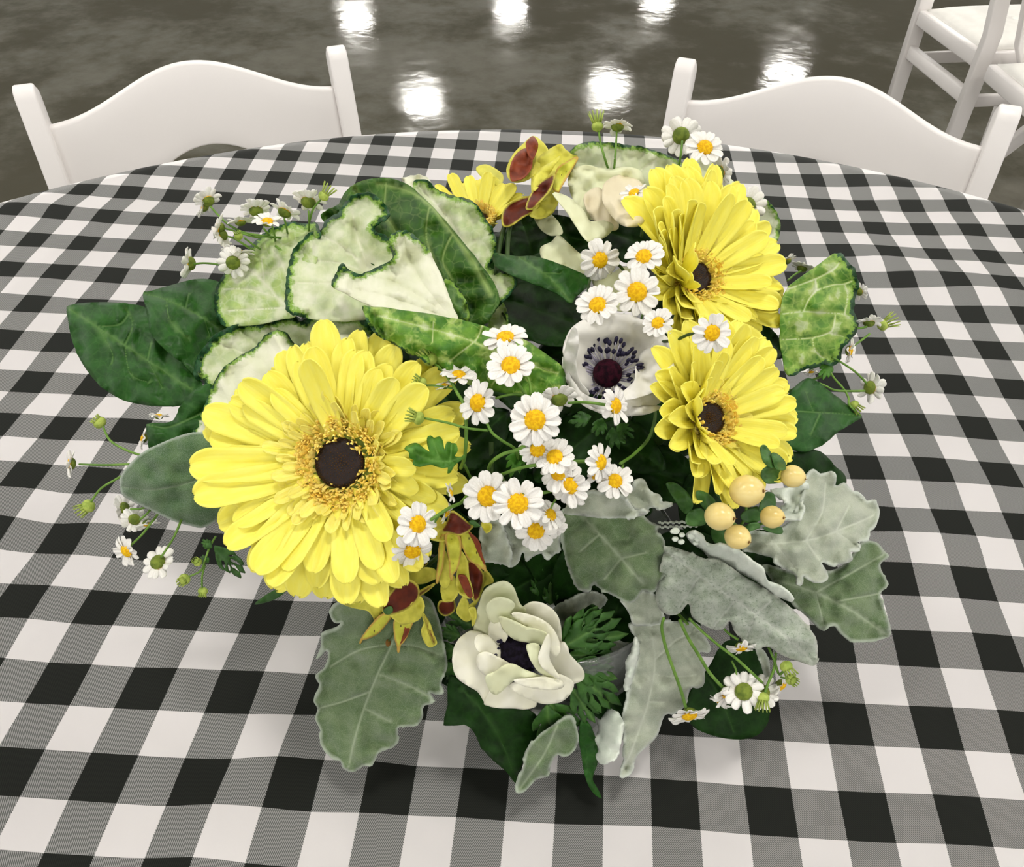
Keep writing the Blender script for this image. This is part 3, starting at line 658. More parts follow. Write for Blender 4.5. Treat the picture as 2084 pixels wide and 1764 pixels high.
def gerbera(label, fr, c, n, R, dz=0, elev=12, rows=((30, 1.0), (26, .92), (22, .8)), rd=.20, lf=None, ef=None, seed=0, inner=90, disc=True, hole=.5, stem_to=(11.0, 5.0, 3.0)):
    rr = random.Random(seed); cc = px(fr, [c])[0]; P = on(cc[0], cc[1], dz); X, Y, N = frame_of(screen_n(*n))
    root = thing('gerbera', label, 'flower', P-N*.3, 'yellow gerberas of the bouquet')
    for ri, (cnt, ls) in enumerate(rows):
        for k in range(cnt):
            a = 2*math.pi*(k+.5*(ri % 2))/cnt+rr.uniform(-.05, .05); L = R*ls*rr.uniform(.93, 1.04)
            e = elev+ri*7+rr.uniform(-5, 6)
            if lf: L *= lf(a)
            if ef: e += ef(a)
            e = math.radians(e)
            rad = X*math.cos(a)+Y*math.sin(a); tan = -X*math.sin(a)+Y*math.cos(a)
            r0 = R*rd*(.9-.1*ri); y = rad*math.cos(e)+N*math.sin(e); tan = tan+N*rr.uniform(-.14, .14)
            place(rr.choice(GP), 'petal', root, P+rad*r0+N*(ri*.03-.08), -tan, y, (L-r0)*rr.uniform(.95, 1.12)/max(.6, ls)**.4, L-r0)
    if disc:
        for k in range(inner):
            a = 2*math.pi*k/inner+rr.uniform(-.1, .1); L = R*rr.uniform(.08, .26); e = math.radians(rr.uniform(18, 50)+elev*.4)
            rad = X*math.cos(a)+Y*math.sin(a); tan = -X*math.sin(a)+Y*math.cos(a)
            place(rr.choice(GS), 'inner_petal', root, P+rad*R*rr.uniform(.22, .30)+N*.02, -tan, rad*math.cos(e)+N*math.sin(e), L*1.1, L)
        # receptacle, brush of anthers and dark florets
        V, F = lathe([(0, -.30), (.10, -.28), (R*.22, -.14), (R*.31, .0), (R*.27, .05), (0, .07)], 28, P, (X, Y, N)); meshobj('receptacle', V, F, M['calyx'], root)
        parts = []; 
        for k in range(620):
            rr_ = R*(.135+.155*math.sqrt(rr.random())); a = rr.uniform(0, 6.283); rad = X*math.cos(a)+Y*math.sin(a); b = P+rad*rr_+N*.04
            d_ = N*rr.uniform(.10, .2)+rad*rr.uniform(-.02, .07)+(X*rr.uniform(-.04, .04)+Y*rr.uniform(-.04, .04)); w_ = rr.uniform(.02, .034)
            s_ = np.cross(d_, rad); s_ /= np.linalg.norm(s_); t_ = rad
            V = [b-s_*w_*.5, b+s_*w_*.5, b+t_*w_*.7, b+d_-s_*w_, b+d_+s_*w_, b+d_+t_*w_, b+d_*1.12]
            parts.append((V, [(0, 1, 4, 3), (1, 2, 5, 4), (2, 0, 3, 5), (3, 4, 6), (4, 5, 6), (5, 3, 6)]))
        V, F = join(parts); setp(meshobj('anther_ring', V, F, M['pollen'], root, False), kind='stuff')
        V, F = lathe([(R*.17, .02), (R*.165, .11), (R*.12, .13), (R*.05, .09), (0, .075)], 28, P, (X, Y, N)); d_ = meshobj('disc', V, F, M['florets'], root)
        parts = []
        for k in range(230):
            q = math.sqrt((k+.5)/230)*R*.165; a = k*2.39996; b = P+(X*math.cos(a)+Y*math.sin(a))*q+N*(.10 if q > R*.09 else .085); w_ = .013
            V = [b+X*w_, b+Y*w_, b-X*w_, b-Y*w_, b+N*(.035+.02*(q/R*6))]; parts.append((V, [(0, 1, 4), (1, 2, 4), (2, 3, 4), (3, 0, 4)]))
        V, F = join(parts); setp(meshobj('floret_tips', V, F, plain('floret_tip', (96, 66, 30), .5, .3) if 'floret_tip' not in M else M['floret_tip'], d_, False), kind='stuff')
    T_ = np.array(stem_to); V, F = tube([P-N*.25, P-N*1.1+(T_-P)*.1, P*.35+T_*.65, T_, (T_[0], T_[1], .6)], .10, .09, 8); meshobj('stem', V, F, M['stemd'], root)
    return root
M['floret_tip'] = plain('floret_tip', (110, 78, 34), .5, .3)
def blob(c, ax, rx, ry, rz, nu=10, nv=6, top=1.0, bot=-1.0):
    X, Y, N = ax; prof = []
    V = []; F = []
    for j in range(nv+1):
        t = bot+(top-bot)*j/nv; a = math.asin(max(-1, min(1, t))); 
        for k in range(nu):
            b = 2*math.pi*k/nu; V.append(np.asarray(c)+X*rx*math.cos(a)*math.cos(b)+Y*ry*math.cos(a)*math.sin(b)+N*rz*math.sin(a))
    for j in range(nv):
        for k in range(nu): F.append((j*nu+k, j*nu+(k+1) % nu, (j+1)*nu+(k+1) % nu, (j+1)*nu+k))
    F.append(tuple(range(nu-1, -1, -1))); F.append(tuple(nv*nu+k for k in range(nu)))
    return V, F
def daisy(root, fr, c, rpx, n, dz=.35, seed=0, petals=None, droop=0, missing=(), dscale=1.0):
    """one feverfew head: disc over a green cup, its petals as sub-parts; rpx in photo pixels"""
    rr = random.Random(seed*13+5); cc = px(fr, [c])[0]; P = on(cc[0], cc[1], dz); depth = (CAM-P) @ BACK; R = rpx*depth/FPX
    X, Y, N = frame_of(screen_n(*n)); rd = R*.41*dscale
    V, F = blob(P, (X, Y, N), rd, rd, rd*.62, 14, 5, .97, 0.0); prt = [(V, F)]
    h = meshobj('flower_head', *join(prt), M['disc'], root)
    V, F = blob(P, (X, Y, N), rd*1.05, rd*1.05, rd*.8, 12, 4, .0, -.95); meshobj('calyx', V, F, M['calyx'], h)
    np_ = petals or rr.choice((11, 12, 13))
    for k in range(np_):
        if k in missing: continue
        a = 2*math.pi*k/np_+rr.uniform(-.10, .10); L = (R-rd*.75)*rr.uniform(.9, 1.06); e = math.radians(rr.uniform(-12, 14)-droop)
        rad = X*math.cos(a)+Y*math.sin(a); tan = -X*math.sin(a)+Y*math.cos(a)+N*rr.uniform(-.25, .25)
        place(rr.choice(DP), 'petal', h, P+rad*rd*.75+N*rr.uniform(-.01, .02), -tan, rad*math.cos(e)+N*math.sin(e), L*1.02*rr.uniform(.85, 1.1), L)
    return P
def bud(root, fr, c, rpx, n=(0, .3, 1), dz=.35, mat='bud', open_=0):
    cc = px(fr, [c])[0]; P = on(cc[0], cc[1], dz); depth = (CAM-P) @ BACK; R = rpx*depth/FPX; X, Y, N = frame_of(screen_n(*n))
    pr = [blob(P, (X, Y, N), R, R, R*.85, 12, 6, .8, -.95)]
    for k in range(12):
        a = 2*math.pi*k/12; rad = X*math.cos(a)+Y*math.sin(a); b = P+rad*R*.75+N*R*.45; tan = np.cross(N, rad)
        L = R*(.75+open_); d_ = N*L+rad*R*(.1+open_*.5); w_ = R*.16
        pr.append(([b-tan*w_, b+tan*w_, b+d_+tan*w_*.6, b+d_-tan*w_*.6, b-rad*w_, b+d_*.9-rad*w_], [(0, 1, 2, 3), (1, 4, 5, 2), (4, 0, 3, 5), (3, 2, 5), (0, 4, 1)]))
    b = meshobj('bud', *join(pr), M[mat], root); return P
def stem(root, fr, pts, wpx=4, dz=.15, mat='stem', name='stem', tail=None):
    """pts (x, y[, dz])"""
    P = px(fr, pts); Q = [on(p[0], p[1], (q[2] if len(q) > 2 else dz)) for p, q in zip(P, pts)]
    depth = (CAM-Q[0]) @ BACK; r = wpx/2*depth/FPX
    if tail is not None: Q = Q+[Q[-1]*.5+np.array(tail)*.5+np.array([0, 0, .4]), np.array(tail)]
    V, F = tube(Q, r, r*1.15, 6); return meshobj(name, V, F, M[mat], root)
def frond_pts(b, t, w_, k=4, back=.25, seed=0):
    """fan-shaped leaf cut into pointed fingers, between base and tip (pixels of the frame)"""
    rr = random.Random(seed); b = np.array(b, float); t = np.array(t, float); d = t-b; L = np.linalg.norm(d); d /= L; n = np.array([-d[1], d[0]])
    nl = 5+(k % 2); A = math.atan2(w_, L*.55); o = [b-n*w_*.05]
    for i in range(nl):
        u = -1+2*i/(nl-1); a = A*u; R_ = L*(1-.42*abs(u)**1.3)*rr.uniform(.9, 1.05); dr = d*math.cos(a)+n*math.sin(a); dn = -d*math.sin(a)+n*math.cos(a); fw = L*.085
        o += [b+dr*R_*.66-dn*fw, b+dr*R_*.84-dn*fw*.85, b+dr*R_, b+dr*R_*.84+dn*fw*.85, b+dr*R_*.66+dn*fw]
        if i < nl-1:
            a2 = A*(u+1/(nl-1)); o.append(b+(d*math.cos(a2)+n*math.sin(a2))*L*(.56-.2*abs(u+1/(nl-1)))*rr.uniform(.85, 1.1))
    o.append(b+n*w_*.05)
    q = np.array(o); 
    return [tuple(p) for p in q]
# ------------------------------------------------------------------ vase with water
vase = thing('glass_vase', 'low round glass vase almost hidden under the flowers at the table centre', 'vase', (10.7, 4.9, .1))
gm = NT('clear_glass'); gm.b.inputs['Transmission Weight'].default_value = .9; gm.done((.86, .9, .86, 1), .05, .5)
wm = NT('murky_water'); wm.b.inputs['Transmission Weight'].default_value = .5; wm.done((.32, .36, .26, 1), .2, .5)
V, F = lathe([(0, .12), (2.3, .12), (2.55, .2), (2.6, .5), (2.6, 4.1), (2.55, 4.15), (2.5, 4.1), (2.48, .5), (2.4, .32), (0, .3)], 48, (10.7, 4.9, 0)); meshobj('bowl', V, F, gm.m, vase)
V, F = lathe([(0, .33), (2.38, .35), (2.45, .5), (2.45, 3.2), (0, 3.2)], 40, (10.7, 4.9, 0)); meshobj('water', V, F, wm.m, vase)

# ------------------------------------------------------------------ ornamental kale, left
kl = thing('ornamental_kale', 'large cream and green ornamental kale head with frilled rims, behind the biggest gerbera', 'flower', (8.2, 6.4, 3.2))
def kale(pts, dz, tone, deep=0.0, rim=9.0, marg=None, veins=(), parent=None, sc_=(3.0, 17), cup=.0, fr='1', **kw):
    return sheet('leaf', parent or kl, fr, pts, dz, 'kale', marg=marg, veins=veins, scal=sc_, cup=cup, ruf=kw.pop('ruf', .13), puff=kw.pop('puff', .07), vgr=.06, attrs={'tone': tone, 'deep': deep, 'rim': rim}, **kw)
# dark back leaf
kale([(905,350),(960,310),(1010,280),(1040,220),(1110,160),(1200,130),(1300,125),(1390,150),(1450,180),(1520,240),(1600,320),(1700,440),(1800,560),(1880,660),(1950,760),(1982,870),(1950,930),(1900,1010),(1750,1010),(1560,900),(1300,700),(1000,520),(930,400)],
     [(1200,150,-.15),(1600,600,.1),(1950,900,-.1),(1000,500,-.6)], .9, 1.0, 0, marg=(0, 3), veins=[[(1240,160),(1420,200),(1560,290),(1700,460),(1830,640),(1930,830)],[(1300,130),(1290,330),(1340,420),(1420,560)],[(1560,290),(1540,480),(1600,680),(1580,900)],[(1100,170),(1160,260),(1230,290)],[(1700,460),(1640,620),(1700,760),(1640,860)]], sc_=(2, 20))
# cream leaf behind on the right of it
kale([(1460,160),(1540,138),(1600,190),(1700,230),(1790,250),(1850,290),(1900,370),(1950,450),(1965,540),(1950,620),(1925,660),(1990,695),(2060,700),(2086,760),(2050,830),(1980,900),(1930,960),(1880,900),(1700,600),(1540,330)],
     [(1500,160,-.1),(1900,400,-.3),(1950,640,-.5),(2060,760,-.2),(1600,500,-.5)], .22, .0, 6, marg=(0, 16), veins=[[(1500,180),(1640,330),(1760,500),(1860,700)]])
kale([(1915,950),(1980,880),(2010,880),(2030,950),(2030,1035),(1980,1060),(1920,1040)], -.8, .3, 0, 1)
kale([(1390,140),(1440,112),(1520,108),(1570,150),(1560,200),(1480,210)], -.7, .05, 0, 0)
# left round leaf
kale([(740,965),(640,985),(520,1012),(400,1020),(310,1020),(268,960),(256,880),(268,790),(320,700),(390,630),(430,580),(500,510),(560,455),(640,415),(720,390),(800,400),(880,400),(900,520),(840,740),(790,900)],
     [(300,900,-.5),(500,520,-.35),(740,950,.25),(760,450,-.25),(520,800,-.25)], .30, 0, 8, marg=(4, 17), veins=[[(750,960),(640,850),(540,740),(420,640)],[(640,850),(470,800),(300,800)],[(700,910),(520,920),(330,930)],[(700,900),(690,700),(600,540)],[(560,760),(540,600)]])
# big folded leaf
kale([(790,970),(700,930),(683,860),(690,760),(705,650),(730,570),(790,500),(830,455),(900,440),(930,380),(1010,330),(1040,280),(1100,230),(1160,215),(1220,225),(1285,280),(1318,340),(1300,375),(1245,405),(1235,450),(1300,480),(1345,540),(1340,640),(1320,760),(1250,900),(1180,980),(1000,990)],
     [(720,700,.25),(1160,230,.2),(1300,350,.45),(1240,640,-.35),(900,900,.3),(1200,900,-.2),(1330,520,.3)], .16, 0, 9, marg=(0, 21), veins=[[(1180,690),(1150,560),(1110,440),(1090,300)],[(1180,690),(1060,560),(900,470)],[(1180,700),(1010,640),(780,620)],[(1170,720),(980,760),(740,760)]], density=9)
# front standing leaf with a rolled lip
kale([(968,775),(1000,690),(1030,637),(1075,680),(1140,706),(1250,660),(1335,612),(1318,540),(1320,475),(1380,442),(1440,450),(1500,500),(1545,545),(1595,640),(1650,760),(1700,900),(1730,985),(1600,1000),(1400,960),(1210,900),(1080,840)],
     [(1000,700,.75),(1300,700,.35),(1440,470,.85),(1650,960,.55),(1150,780,.55),(1300,880,.6)], .04, 0, 6.5, marg=(0, 12), veins=[[(1680,960),(1520,760),(1440,600),(1400,470)],[(1640,930),(1360,760),(1180,720)],[(1640,960),(1300,840),(1060,790)]], density=9)
# small dark inner leaf
kale([(1640,745),(1700,750),(1750,810),(1790,900),(1805,985),(1760,1010),(1700,985),(1665,860)], .35, .9, .85, 2, marg=(0, 4), sc_=(1, 15))
# cream leaves under the big gerbera
kale([(205,1385),(140,1340),(138,1250),(185,1160),(250,1085),(330,1035),(400,1010),(520,995),(640,970),(740,960),(800,985),(835,945),(900,925),(960,922),(1060,955),(1150,965),(1190,1010),(1262,1060),(1290,1120),(1260,1300),(900,1500),(500,1500),(260,1460)],
     [(160,1250,-.35),(520,1000,-.3),(960,930,-.15),(700,1300,-.9)], .2, 0, 13, marg=(0, 18), veins=[[(700,1350),(640,1150),(600,1000)],[(640,1300),(420,1180),(260,1120)],[(760,1300),(900,1100),(960,960)]])
kale([(399,893),(395,865),(412,837),(422,809),(431,786),(451,753),(484,726),(518,706),(540,682),(565,671),(587,680),(606,706),(640,690),(700,680),(760,690),(785,700),(800,760),(760,860),(600,960),(440,960)], [(430,780,-.0),(565,680,.15),(480,900,-.3),(700,800,-.4)], .0, 0, 4.5, marg=(0, 12), fr='F')
# rolled green front leaf
kale([(737,622),(755,624),(783,625),(820,631),(874,638),(921,648),(971,659),(1026,679),(1070,692),(1097,710),(1121,727),(1143,745),(1152,772),(1142,800),(1100,818),(1040,803),(980,790),(920,768),(875,742),(850,726),(834,722),(813,707),(783,690),(763,676),(744,645)],
     [(740,630,.8),(900,650,.85),(1120,760,.25),(860,730,.75),(1000,790,.2)], .85, 0, 3.5, marg=(17, 25), veins=[[(1135,760),(1060,735),(985,705),(950,690),(880,670),(760,640)],[(982,660),(970,690),(940,715),(915,735)],[(882,655),(880,700)],[(1060,735),(1020,760),(1000,785)],[(1040,690),(1030,720)]], fr='F', sc_=(1.5, 14), cup=.15)

# ------------------------------------------------------------------ ornamental kale, right and back
kr = thing('ornamental_kale', 'pale cream ornamental kale head at the back, partly hidden by the tilted gerbera', 'flower', (13.8, 8.0, 3.4))
K = dict(parent=kr, fr='2')
kale([(790,260),(820,215),(860,192),(920,180),(1000,188),(1100,198),(1200,212),(1300,243),(1380,275),(1440,330),(1460,500),(1200,640),(900,520),(790,360)], [(1000,190,-.1),(1300,250,-.2),(1000,500,-.5)], .12, 0, 5, marg=(0, 9), veins=[[(1050,600),(1040,400),(1060,240)],[(1050,500),(1200,330),(1280,280)]], sc_=(1.5, 14), **K)
kale([(1410,330),(1450,290),(1520,275),(1590,310),(1650,360),(1720,420),(1790,462),(1860,490),(1922,560),(1948,640),(1925,725),(1850,760),(1700,740),(1560,560),(1440,450)], [(1500,300,-.4),(1900,560,-.5),(1600,600,-.9)], .1, 0, 4, marg=(5, 11), sc_=(1.5, 14), **K)
def heart(pts, dz, mat, **kw): return sheet('inner_leaf', kr, '2', pts, dz, mat, ruf=.06, puff=.06, **kw)
heart([(800,345),(870,312),(1000,328),(1100,318),(1190,345),(1200,440),(1100,540),(1020,600),(900,600),(830,520),(795,430)], [(850,330,.0),(1100,330,.0),(950,560,-.3)], 'creamg')
heart([(880,470),(960,430),(1010,520),(1060,600),(1060,660),(980,650),(920,600),(890,540)], .0, 'blush')
heart([(710,462),(780,475),(830,510),(880,560),(910,612),(960,612),(1000,612),(1040,640),(1010,690),(950,722),(900,722),(850,665),(790,570)], [(720,470,.35),(900,700,.35),(960,620,.1)], 'creamg')
heart([(975,450),(1000,395),(1070,362),(1150,370),(1210,440),(1230,560),(1180,640),(1090,640),(1030,590),(985,520)], [(1000,420,.15),(1100,500,.35)], 'blush', cup=.2)
heart([(700,725),(740,690),(800,740),(870,800),(960,850),(900,900),(780,860),(660,830),(640,760)], -.5, 'creamg')
heart([(600,560),(680,565),(740,620),(760,680),(690,690),(630,640)], -.7, 'creamg')
heart([(900,850),(1010,900),(1100,860),(1200,900),(1260,1000),(1150,1100),(980,1060)], -.7, 'creamg')
kale([(600,165),(640,152),(685,160),(730,230),(795,292),(815,370),(830,450),(800,560),(788,680),(825,765),(812,860),(740,950),(680,1020),(668,1110),(600,1165),(520,1150),(440,1190),(350,1200),(250,1250),(180,1240),(150,1100),(120,900),(140,600),(180,480),(300,380),(450,270),(540,200)],
     [(650,170,.0),(800,500,-.3),(600,1150,-.3),(200,900,.2),(450,700,.3)], .66, .0, 9, marg=(1, 18), veins=[[(150,700),(330,680),(560,692),(700,705),(820,768)],[(180,480),(430,390),(600,300),(660,230)],[(440,400),(440,490),(380,570),(330,680)],[(440,490),(600,440),(700,430),(800,390)],[(150,930),(400,915),(560,870),(600,820),(620,700)],[(560,870),(680,900),(740,920)],[(410,920),(450,1050),(560,1120)],[(700,430),(730,540),(700,700)]], parent=kr, fr='11', sc_=(2.5, 18))

# ------------------------------------------------------------------ green foliage
GL = 'glossy green leaves'
def gl(label, fr, pts, dz, mat='lemon', name='green_leaf', **kw):
    kw.setdefault('scal', (.8, 6)); kw.setdefault('puff', .05); kw.setdefault('vgr', .06); kw.setdefault('vw', 1.6)
    return leaf_thing(name, label, 'leaf', fr, pts, dz, mat, GL, **kw)
gl('leftmost broad dark green leaf with a pointed tip, lying out over the checks', '8', [(93,168),(98,230),(118,330),(160,440),(220,530),(290,600),(370,650),(470,680),(580,693),(690,688),(760,660),(810,590),(760,500),(700,420),(640,340),(580,260),(545,200),(500,166),(420,150),(300,142),(180,145),(120,155)],
   [(95,170,.1),(500,400,-.4),(780,600,-.6),(500,170,-.35),(450,680,-.5)], veins=[[(95,170),(250,270),(400,370),(520,450),(640,530),(760,605)],[(250,270),(330,400),(330,470)],[(250,270),(370,260),(420,200)],[(400,370),(440,260),(400,170)],[(400,370),(430,520),(540,570)],[(520,450),(540,350)],[(520,450),(600,600)]], cup=.15)
gl('broad dark green leaf with its tip up, tucked under the left kale', '8', [(495,92),(520,86),(560,75),(650,50),(720,30),(800,18),(880,28),(925,60),(960,150),(960,260),(930,330),(860,400),(800,450),(770,520),(740,500),(700,460),(640,420),(590,370),(545,320),(525,260),(510,180)],
   [(495,92,.1),(700,200,-.2),(900,300,-.9),(760,500,-.5)], veins=[[(497,93),(620,130),(720,175),(820,230),(930,300)],[(620,130),(640,240),(740,340)],[(720,175),(740,90)],[(820,230),(850,330)]], cup=.12)
gl('mid green leaf folded like a triangle, above the velvety leaf', '8', [(513,786),(600,780),(655,765),(690,700),(730,640),(790,590),(855,573),(880,640),(890,740),(880,850),(780,880),(680,880),(600,900),(530,925),(522,870)], [(515,790,.0),(850,600,-.15),(700,850,-.2)], veins=[[(515,788),(640,800),(860,700)]], sharp=1)
gl('grey green velvety leaf like a lamb ear, pointing left beside the biggest gerbera', '8', [(372,1115),(378,1060),(430,990),(500,930),(580,890),(680,850),(770,828),(880,840),(960,950),(970,1100),(920,1260),(820,1332),(740,1322),(660,1300),(580,1265),(500,1225),(430,1190),(385,1160)],
   [(375,1115,.35),(650,1100,.2),(900,1100,-.4),(800,840,.1)], 'lamb', 'velvet_leaf', veins=[[(380,1118),(520,1135),(650,1120),(800,1080),(960,1060)]], scal=(1.2, 3), cup=.1, thick=.04, density=8)
gl('green leaf lying open in the gap between the left kale and the daisies', '2', [(385,788),(450,795),(520,805),(600,803),(700,830),(800,868),(895,915),(912,955),(860,1000),(828,1030),(805,1062),(740,1010),(640,970),(540,930),(450,890),(390,850)],
   [(390,800,-.3),(650,900,.1),(805,1050,-.1),(900,930,-.3)], veins=[[(520,808),(600,860),(700,930),(805,1055)],[(650,895),(760,900)]])
gl('pointed green leaf on the right, below the round kale leaf', '5', [(1080,640),(1150,600),(1220,520),(1300,465),(1380,488),(1450,545),(1550,620),(1650,700),(1705,748),(1640,792),(1540,850),(1450,930),(1380,972),(1280,1000),(1180,980),(1100,850)],
   [(1100,750,-.5),(1400,700,-.3),(1700,745,-.5),(1300,480,-.5)], veins=[[(1080,700),(1400,716),(1560,725),(1700,746)],[(1350,712),(1290,560)],[(1400,716),(1330,880)]])
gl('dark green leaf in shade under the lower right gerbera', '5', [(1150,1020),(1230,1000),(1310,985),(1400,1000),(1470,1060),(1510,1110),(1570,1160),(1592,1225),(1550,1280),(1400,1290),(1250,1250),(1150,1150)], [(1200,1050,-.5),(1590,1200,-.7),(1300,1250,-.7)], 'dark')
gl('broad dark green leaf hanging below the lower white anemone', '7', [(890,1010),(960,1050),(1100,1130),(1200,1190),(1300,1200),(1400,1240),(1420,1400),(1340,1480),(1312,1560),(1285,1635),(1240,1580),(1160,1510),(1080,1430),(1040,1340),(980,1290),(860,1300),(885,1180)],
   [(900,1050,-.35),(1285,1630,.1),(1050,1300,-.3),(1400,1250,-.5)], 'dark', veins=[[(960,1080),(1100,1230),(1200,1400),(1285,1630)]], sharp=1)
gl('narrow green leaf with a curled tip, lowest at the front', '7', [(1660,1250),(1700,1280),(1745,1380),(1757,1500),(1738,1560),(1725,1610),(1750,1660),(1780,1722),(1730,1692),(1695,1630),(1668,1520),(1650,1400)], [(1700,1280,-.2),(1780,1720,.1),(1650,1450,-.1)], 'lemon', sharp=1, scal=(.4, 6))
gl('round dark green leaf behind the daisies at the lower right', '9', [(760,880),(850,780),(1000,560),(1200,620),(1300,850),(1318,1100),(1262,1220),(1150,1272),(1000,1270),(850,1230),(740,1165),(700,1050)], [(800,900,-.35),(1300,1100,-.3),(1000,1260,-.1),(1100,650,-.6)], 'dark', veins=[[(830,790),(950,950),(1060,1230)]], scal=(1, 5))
gl('small green leaf tip below the biggest gerbera', '3', [(450,1680),(490,1640),(560,1600),(640,1550),(640,1590),(600,1630),(540,1660)], .0, 'fern', scal=(0, 5))
# dark filler leaves added deep inside: close the gaps, stand in for shade
DEEP_FILL = [(1570,1200,80,20,-.9),(1500,1160,80,0,-1.0),(1190,1330,100,100,-.55),(1230,1410,90,60,-.5),(1290,490,90,20,-1.3),(1360,500,100,80,-1.5),(1380,620,100,20,-1.5),(1350,800,100,60,-1.3),(1390,880,90,0,-1.4),(1420,720,90,90,-1.5),(1520,690,90,20,-1.6),(1250,420,80,60,-1.5),(1440,450,90,30,-1.6),(880,700,100,0,-1.7),(700,720,100,0,-1.9),(560,760,100,60,-1.5),(480,900,90,90,-1.2),(1120,640,120,20,-.8),(1060,600,100,-60,-1.1),(1110,560,100,100,-1.3),(1190,700,110,-20,-1.2),(1080,500,90,70,-1.0),(1020,520,90,160,-1.3),(1010,940,120,80,-1.0),(960,900,100,140,-.9),(1180,900,120,-40,-1.1),
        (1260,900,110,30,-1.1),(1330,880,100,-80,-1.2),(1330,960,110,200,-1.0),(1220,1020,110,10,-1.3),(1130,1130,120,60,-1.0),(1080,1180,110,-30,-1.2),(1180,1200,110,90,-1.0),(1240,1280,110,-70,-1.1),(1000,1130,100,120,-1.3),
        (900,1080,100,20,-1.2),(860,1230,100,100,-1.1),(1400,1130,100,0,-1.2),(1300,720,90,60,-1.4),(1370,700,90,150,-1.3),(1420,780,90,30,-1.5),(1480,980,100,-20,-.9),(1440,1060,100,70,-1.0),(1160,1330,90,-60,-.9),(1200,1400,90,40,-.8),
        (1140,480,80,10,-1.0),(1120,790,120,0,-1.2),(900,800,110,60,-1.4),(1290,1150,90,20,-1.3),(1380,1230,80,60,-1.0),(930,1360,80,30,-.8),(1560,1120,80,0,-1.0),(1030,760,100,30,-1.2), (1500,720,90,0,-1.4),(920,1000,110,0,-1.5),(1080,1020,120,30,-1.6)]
rd_ = random.Random(3)
MARKS = [(695,942,'biggest gerbera'),(1410,566,'upper right gerbera'),(1438,852,'lower right gerbera'),(1240,760,'open white anemone'),(1050,1320,'ruffled anemone'),(700,560,'left kale'),(1200,440,'pale back kale'),(1680,640,'round kale leaf'),
         (1050,690,'rolled green kale leaf'),(1088,855,'central daisies'),(1020,1020,'pair of open daisies'),(910,1150,'speckled lily'),(1510,1050,'cream berries'),(1240,1120,'sage silver leaf'),(1450,1250,'mottled silver leaf'),(1110,565,'open green leaf'),(1260,600,'upper daisies'),(780,1230,'rust lily'),(1100,350,'top lily')]
seen_ = {}
for (x_, y_, l_, ang, dz_) in DEEP_FILL:
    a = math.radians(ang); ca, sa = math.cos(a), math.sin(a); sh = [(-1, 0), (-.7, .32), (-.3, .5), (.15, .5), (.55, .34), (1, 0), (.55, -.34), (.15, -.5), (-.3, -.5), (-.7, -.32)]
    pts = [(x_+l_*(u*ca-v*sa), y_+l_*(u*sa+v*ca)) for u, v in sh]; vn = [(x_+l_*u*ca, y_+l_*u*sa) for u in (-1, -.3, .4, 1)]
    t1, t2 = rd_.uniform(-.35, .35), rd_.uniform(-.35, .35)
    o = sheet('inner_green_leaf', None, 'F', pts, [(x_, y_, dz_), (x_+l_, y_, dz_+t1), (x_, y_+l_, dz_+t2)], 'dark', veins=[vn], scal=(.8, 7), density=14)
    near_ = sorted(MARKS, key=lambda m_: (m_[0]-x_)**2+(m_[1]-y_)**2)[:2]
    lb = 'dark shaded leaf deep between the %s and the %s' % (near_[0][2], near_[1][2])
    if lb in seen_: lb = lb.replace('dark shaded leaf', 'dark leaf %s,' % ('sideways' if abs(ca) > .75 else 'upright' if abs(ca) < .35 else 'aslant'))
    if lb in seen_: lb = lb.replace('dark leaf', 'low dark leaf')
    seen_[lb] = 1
    setp(o, lb, 'leaf', 'dark filler leaves inside the bouquet')
# ------------------------------------------------------------------ silvery dusty miller leaves
SG = 'silver felted lobed leaves'
def sl(label, fr, pts, dz, mat='silver', **kw):
    kw.setdefault('scal', (2.4, 12)); kw.setdefault('ruf', .09); kw.setdefault('puff', .08); kw.setdefault('vgr', .06); kw.setdefault('thick', .045); kw.setdefault('vw', 2.5); kw.setdefault('density', 9)
    return leaf_thing('silver_leaf', label, 'leaf', fr, pts, dz, mat, SG, **kw)
sl('dark sage grey leaf with a scalloped edge, broad, left of the mottled one', '6', [(30,290),(90,290),(200,315),(330,318),(430,312),(475,345),(522,368),(510,400),(542,430),(552,480),(556,560),(532,640),(492,700),(440,692),(400,742),(362,752),(300,722),(240,692),(190,662),(172,700),(110,682),(78,620),(50,540),(34,430)],
   [(60,320,-.2),(300,500,.1),(540,480,.2),(400,730,.3),(100,660,-.1)], 'sage', veins=[[(120,300),(220,410),(330,530),(440,660)],[(220,410),(120,500)],[(330,530),(240,640)],[(330,530),(460,500)]], cup=.15)
sl('silver leaf folded over above the dark sage leaf, right of the daisies', '6', [(40,300),(60,262),(110,225),(180,193),(225,205),(262,193),(320,212),(352,240),(372,262),(400,285),(440,290),(462,304),(430,318),(330,328),(230,330),(130,318),(60,312)], [(60,290,.0),(250,200,.5),(440,300,.5),(250,325,.35)], 'silver')
sl('small silver leaf with long lobes behind the folded one', '6', [(250,180),(290,120),(330,82),(372,125),(382,190),(402,150),(430,140),(452,150),(468,185),(482,200),(510,206),(525,215),(532,245),(583,262),(570,275),(520,278),(470,280),(460,302),(400,285),(350,230),(290,200)], [(300,160,.0),(450,200,.1),(570,268,.2)], 'silver', scal=(.6, 11))
